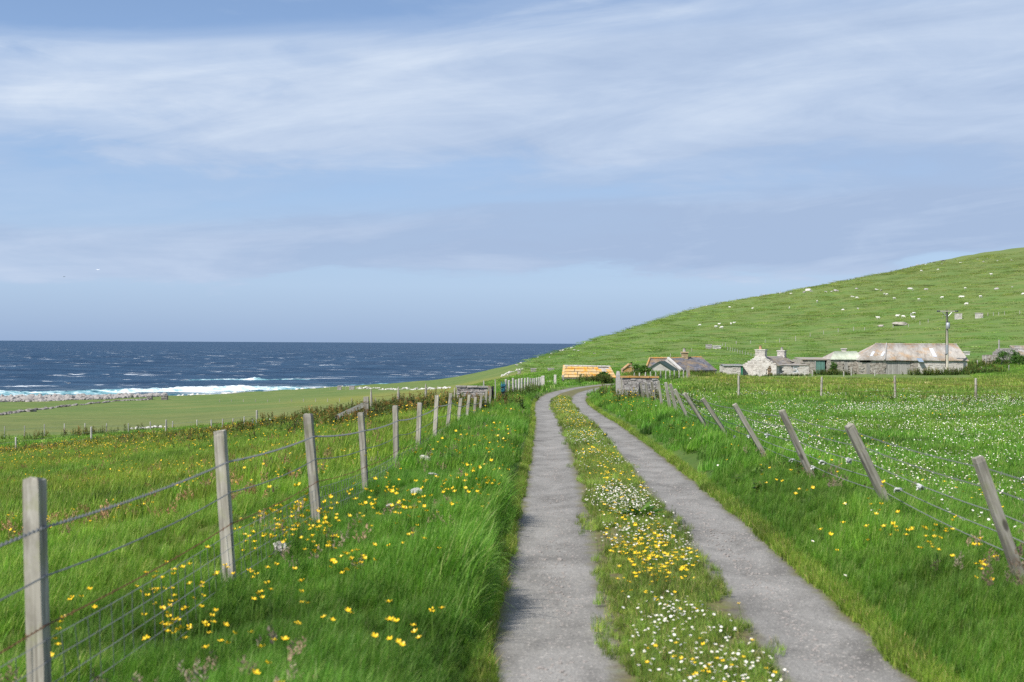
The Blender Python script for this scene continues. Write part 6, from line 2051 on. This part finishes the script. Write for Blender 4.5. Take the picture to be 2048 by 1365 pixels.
for i, (x, y, w) in enumerate(sorted([(1127, 699, 10), (1136, 695, 9), (1143, 697, 11), (1149, 701, 8), (1121, 701, 9), (1157, 703, 8), (1189, 708, 7), (1170, 680, 6), (1151, 688, 6), (1104, 708, 8), (1042, 727, 8), (1056, 722, 7), (1034, 731, 9), (1076, 716, 7), (1100, 715, 6)])):
    rock('pale rock on the hill flank above the sea, %s from the left' % ORD[i], x, y, w * .7, 'stone_white' if i % 2 else 'stone_flag', 860 + i, .55, 'rocks on the seaward flank of the hill')
rock('brown earthy rock pile on the hillside behind the barn', 1800, 651, 28, 'stone', 901, .35)
rock('smaller brown rock patch on the hillside behind the barn', 1762, 653, 14, 'stone', 902, .35)
rock('dark rock at the edge of the boulder shore', 62, 824, 20, 'beach', 903, .5)
rock('pale stone heap among the weeds on the left crest', 541, 843, 16, 'stone_white', 904, .5)
rock('pale stones at the foot of the timber strut', 668, 842, 18, 'stone_white', 905, .35)
def vrock(label, px, py, wpx, seed, mat='stone_white', flat=.5):
    p = hit(px, py, .12)
    s = p.y / F * wpx / 2
    o = obj('stone', rock_mesh('stone', seed, M[mat], flat, 3, .4), None, (p.x, p.y, p.z + .10), (.2, -.3, random.uniform(0, 6.28)), s)
    tag(o, label, 'stone')
vrock('largest white stone lying in the left verge grass', 835, 980, 26, 911)
vrock('flat white stone above the largest one in the left verge', 868, 946, 18, 912, flat=.3)
vrock('brownish white stone near a fence foot in the left verge', 852, 915, 24, 913, 'stone_pale')
vrock('small pale stone below the largest white one in the left verge', 782, 1007, 14, 914)
vrock('pale stone close under the netting of the left fence', 563, 1088, 34, 915, 'stone_pale', .3)

# ---------------------------------------------------------------- sheep
def sheep_mesh(name, graze, seed):
    r = random.Random(seed)
    bm = bmesh.new()
    def ell(c, s, sub=3):
        m = Matrix.Translation(c) @ Matrix.Diagonal((*s, 1))
        return bmesh.ops.create_icosphere(bm, subdivisions=sub, radius=1.0, matrix=m)['verts']
    ell((0, 0, .58), (.50, .245, .27)); ell((.30, 0, .60), (.24, .21, .24)); ell((-.34, 0, .60), (.22, .22, .24))
    if graze:
        ell((.56, 0, .46), (.17, .11, .15), 2); ell((.72, 0, .28), (.085, .075, .15), 2)
        ears = (.66, .40)
    else:
        ell((.52, 0, .74), (.14, .11, .18), 2); ell((.68, 0, .88), (.15, .075, .085), 2)
        ears = (.60, .93)
    for sg in (-1, 1):
        ell((ears[0], sg * .10, ears[1]), (.03, .07, .025), 1)
    for x in (-.33, .31):
        for y in (-.12, .12):
            m = Matrix.Translation((x + r.uniform(-.04, .04), y, .20))
            bmesh.ops.create_cone(bm, cap_ends=True, segments=6, radius1=.038, radius2=.062, depth=.46, matrix=m)
    me = bpy.data.meshes.new(name); bm.to_mesh(me); bm.free()
    o = bpy.data.objects.new(name + '_tmp', me); C.objects.link(o)
    md = o.modifiers.new('r', 'REMESH'); md.mode = 'VOXEL'; md.voxel_size = .035
    dg = bpy.context.evaluated_depsgraph_get()
    out = bpy.data.meshes.new_from_object(o.evaluated_get(dg))
    bpy.data.objects.remove(o); bpy.data.meshes.remove(me)
    out.name = name
    for v in out.vertices:
        if .3 < v.co.z < .9 and abs(v.co.x) < .6:
            v.co += v.normal * (.03 * mnoise.noise(v.co * 9))
    out.materials.clear(); out.materials.append(M['wool']); out.materials.append(M['hoof'])
    mi = [1 if (p.center.z < .30 or p.center.x > .60) else 0 for p in out.polygons]
    out.polygons.foreach_set('material_index', np.array(mi, dtype=np.int32))
    out.polygons.foreach_set('use_smooth', np.ones(len(out.polygons), dtype=bool))
    return out
sheep_protos = [sheep_mesh('sheep', True, 1), sheep_mesh('sheep', False, 2), sheep_mesh('sheep', True, 3)]
flock = [(625, 328), (736, 335), (914, 330), (1048, 300), (1173, 341), (1245, 337), (1215, 277), (1225, 279), (1240, 283), (1373, 264), (1385, 266), (1420, 286), (1539, 290), (1652, 282), (1741, 279), (1752, 279), (1837, 278), (1763, 237), (1770, 314),
         (560, 424), (575, 410), (588, 428), (632, 408), (647, 404), (2044, 265), (1888, 169), (1550, 151), (1632, 145), (482, 415), (920, 262)]
flock.sort()
for i, (x, y) in enumerate(flock):
    p = hit(1200 + x / 2.415, 480 + (y + 3) / 2.415)
    o = obj('sheep', random.choice(sheep_protos), None, p, (0, 0, random.choice((0, math.pi)) + random.gauss(0, .5)), random.uniform(.8, 1.0))
    tag(o, 'white sheep grazing the open hillside, %s from the left of the scattered sheep' % ORD[i], 'sheep', 'sheep on the open hillside')
cl = [(1343, 385, 'lone white sheep left of the cluster above the barn roof'), (1436, 376, 'white sheep second from the left above the barn roof'), (1464, 380, 'white sheep with lowered head in the middle of the cluster above the barn'),
      (1502, 371, 'white sheep at the left of the tight trio above the barn'), (1516, 364, 'white sheep uppermost in the tight trio above the barn'), (1513, 383, 'white sheep lowest in the tight trio above the barn')]
for x, y, lb in cl:
    p = hit(1200 + x / 2.415, 480 + y / 2.415)
    tag(obj('sheep', random.choice(sheep_protos), None, p, (0, 0, random.choice((0, math.pi)) + random.gauss(0, .5)), 1.05), lb, 'sheep', 'sheep above the barn')

# ---------------------------------------------------------------- dock plant on the track, bush by the ruin, gulls
def dock_plant():
    p = Vector((float(xc(12.6)) + .10, 12.6, float(zr(12.6)) + .03))
    f = empty('dock_plant', p)
    tag(f, 'broad-leaved green dock plant on the middle strip of the track', 'plant')
    r = random.Random(4)
    for k in range(15):
        lv, lf = leaf_verts(r.uniform(.22, .36), r.uniform(.07, .10), r.uniform(.3, .8), .25, 6, .02)
        me = mesh_from('leaf', lv, lf, [M['leaf_own']], True)
        me.attributes.new('br', 'FLOAT', 'POINT').data.foreach_set('value', np.full(len(lv), r.uniform(.1, .8)))
        obj('leaf', me, f, (r.uniform(-.03, .03), r.uniform(-.03, .03), .02), (r.uniform(-.3, .3), r.uniform(-.85, -.3), k * 2.4 + r.uniform(-.3, .3)))
dock_plant()

def bush(name, label, px, py, d, w, h, n, seed, mat='leaf_own'):
    r = random.Random(seed)
    c = P(px, py, d); c.z = gz(c.x, d) if h < 3 else c.z
    f = empty(name, c); tag(f, label, 'bush')
    mb = MB()
    for k in range(9):
        a = r.uniform(0, 6.28); mb.tube([(0, 0, -.2), (math.cos(a) * w * .2, math.sin(a) * w * .2, h * .45), (math.cos(a) * w * .4, math.sin(a) * w * .35, h * .8)], [.05, .03, .01], 5)
    mb.build('stems', M['post'], f)
    V, Fc, B = [], [], []
    clumps = [(r.uniform(-1, 1), r.uniform(-1, 1), r.random()) for _ in range(26)]
    for k in range(n):
        cx_, cy_, cz_ = clumps[k % 26]
        rad = math.sqrt(max(0, 1 - cz_ * cz_ * .85))
        x = cx_ * rad * w * .5 + r.gauss(0, w * .07); y = cy_ * rad * w * .4 + r.gauss(0, w * .07); z = (.12 + cz_ * .85) * h + r.gauss(0, h * .07)
        m = Matrix.Translation((x, y, max(.02, z))) @ Euler((r.uniform(-1, 1), r.uniform(-1, 1), r.uniform(0, 6.28))).to_matrix().to_4x4()
        lv, lf = leaf_verts(r.uniform(.12, .22), r.uniform(.06, .10), .5, .2, 3)
        b0 = len(V); bb = r.betavariate(2, 3)
        V += [tuple(m @ Vector(q)) for q in lv]; Fc += [tuple(b0 + i for i in q) for q in lf]; B += [bb] * len(lv)
    me = mesh_from('foliage', V, Fc, [M[mat]], True)
    me.attributes.new('br', 'FLOAT', 'POINT').data.foreach_set('value', np.array(B))
    obj('foliage', me, f)
bush('elder_bush', 'round green bush against the ruined longhouse', 2016, 725, 175, 2.9, 2.0, 2600, 5)
bush('elder_bush', 'low green bush at the foot of the ruined longhouse slates', 2040, 730, 172, 2.6, 1.2, 1600, 6)
bush('elder_bush', 'dark leafy bush growing over the right end of the lichened shed', 1207, 760, 101, 1.2, .75, 1400, 7)
bush('elder_bush', 'green creeper by the corner of the byre beside the dark doorway', 1667, 745, 159, .9, 1.5, 900, 8)
bush('elder_bush', 'green bush between the small ruin and the slate house', 1282, 742, 112, 1.7, .95, 1500, 9)

def gull(label, px, py, d, rz, bank):
    c = P(px, py, d)
    f = empty('gull', c, rz); tag(f, label, 'gull', 'gulls in flight')
    f.rotation_euler = (0, bank, rz)
    mb = MB(); mb.tube([(-.30, 0, 0), (-.18, 0, 0), (0, 0, .01), (.16, 0, .02), (.24, 0, .03), (.31, 0, .01)], [.015, .06, .09, .07, .05, .008], 8); mb.build('body', M['gull'], f, True)
    for sg in (-1, 1):
        mb = MB()
        a = [(.12, sg * .05, .04), (.16, sg * .32, .16), (.02, sg * .68, .10), (-.10, sg * .70, .10), (.00, sg * .34, .15), (-.10, sg * .05, .03)]
        V = a + [(x, y, z - .012) for x, y, z in a]
        mb.add(V, [(0, 1, 4, 5), (1, 2, 3, 4), (11, 10, 7, 6), (10, 9, 8, 7)] + [(i, i + 6, (i + 1) % 6 + 6, (i + 1) % 6) for i in range(6)])
        mb.build('wing', M['gull'], f)
gull('white gull flying above the sea horizon, lower of two', 127, 554, 420, R(70), .6)
gull('white gull flying above the sea horizon, higher of two', 195, 540, 430, R(100), -.5)
gull('white gull flying low over the waves near the surf', 137, 767, 330, R(80), .7)
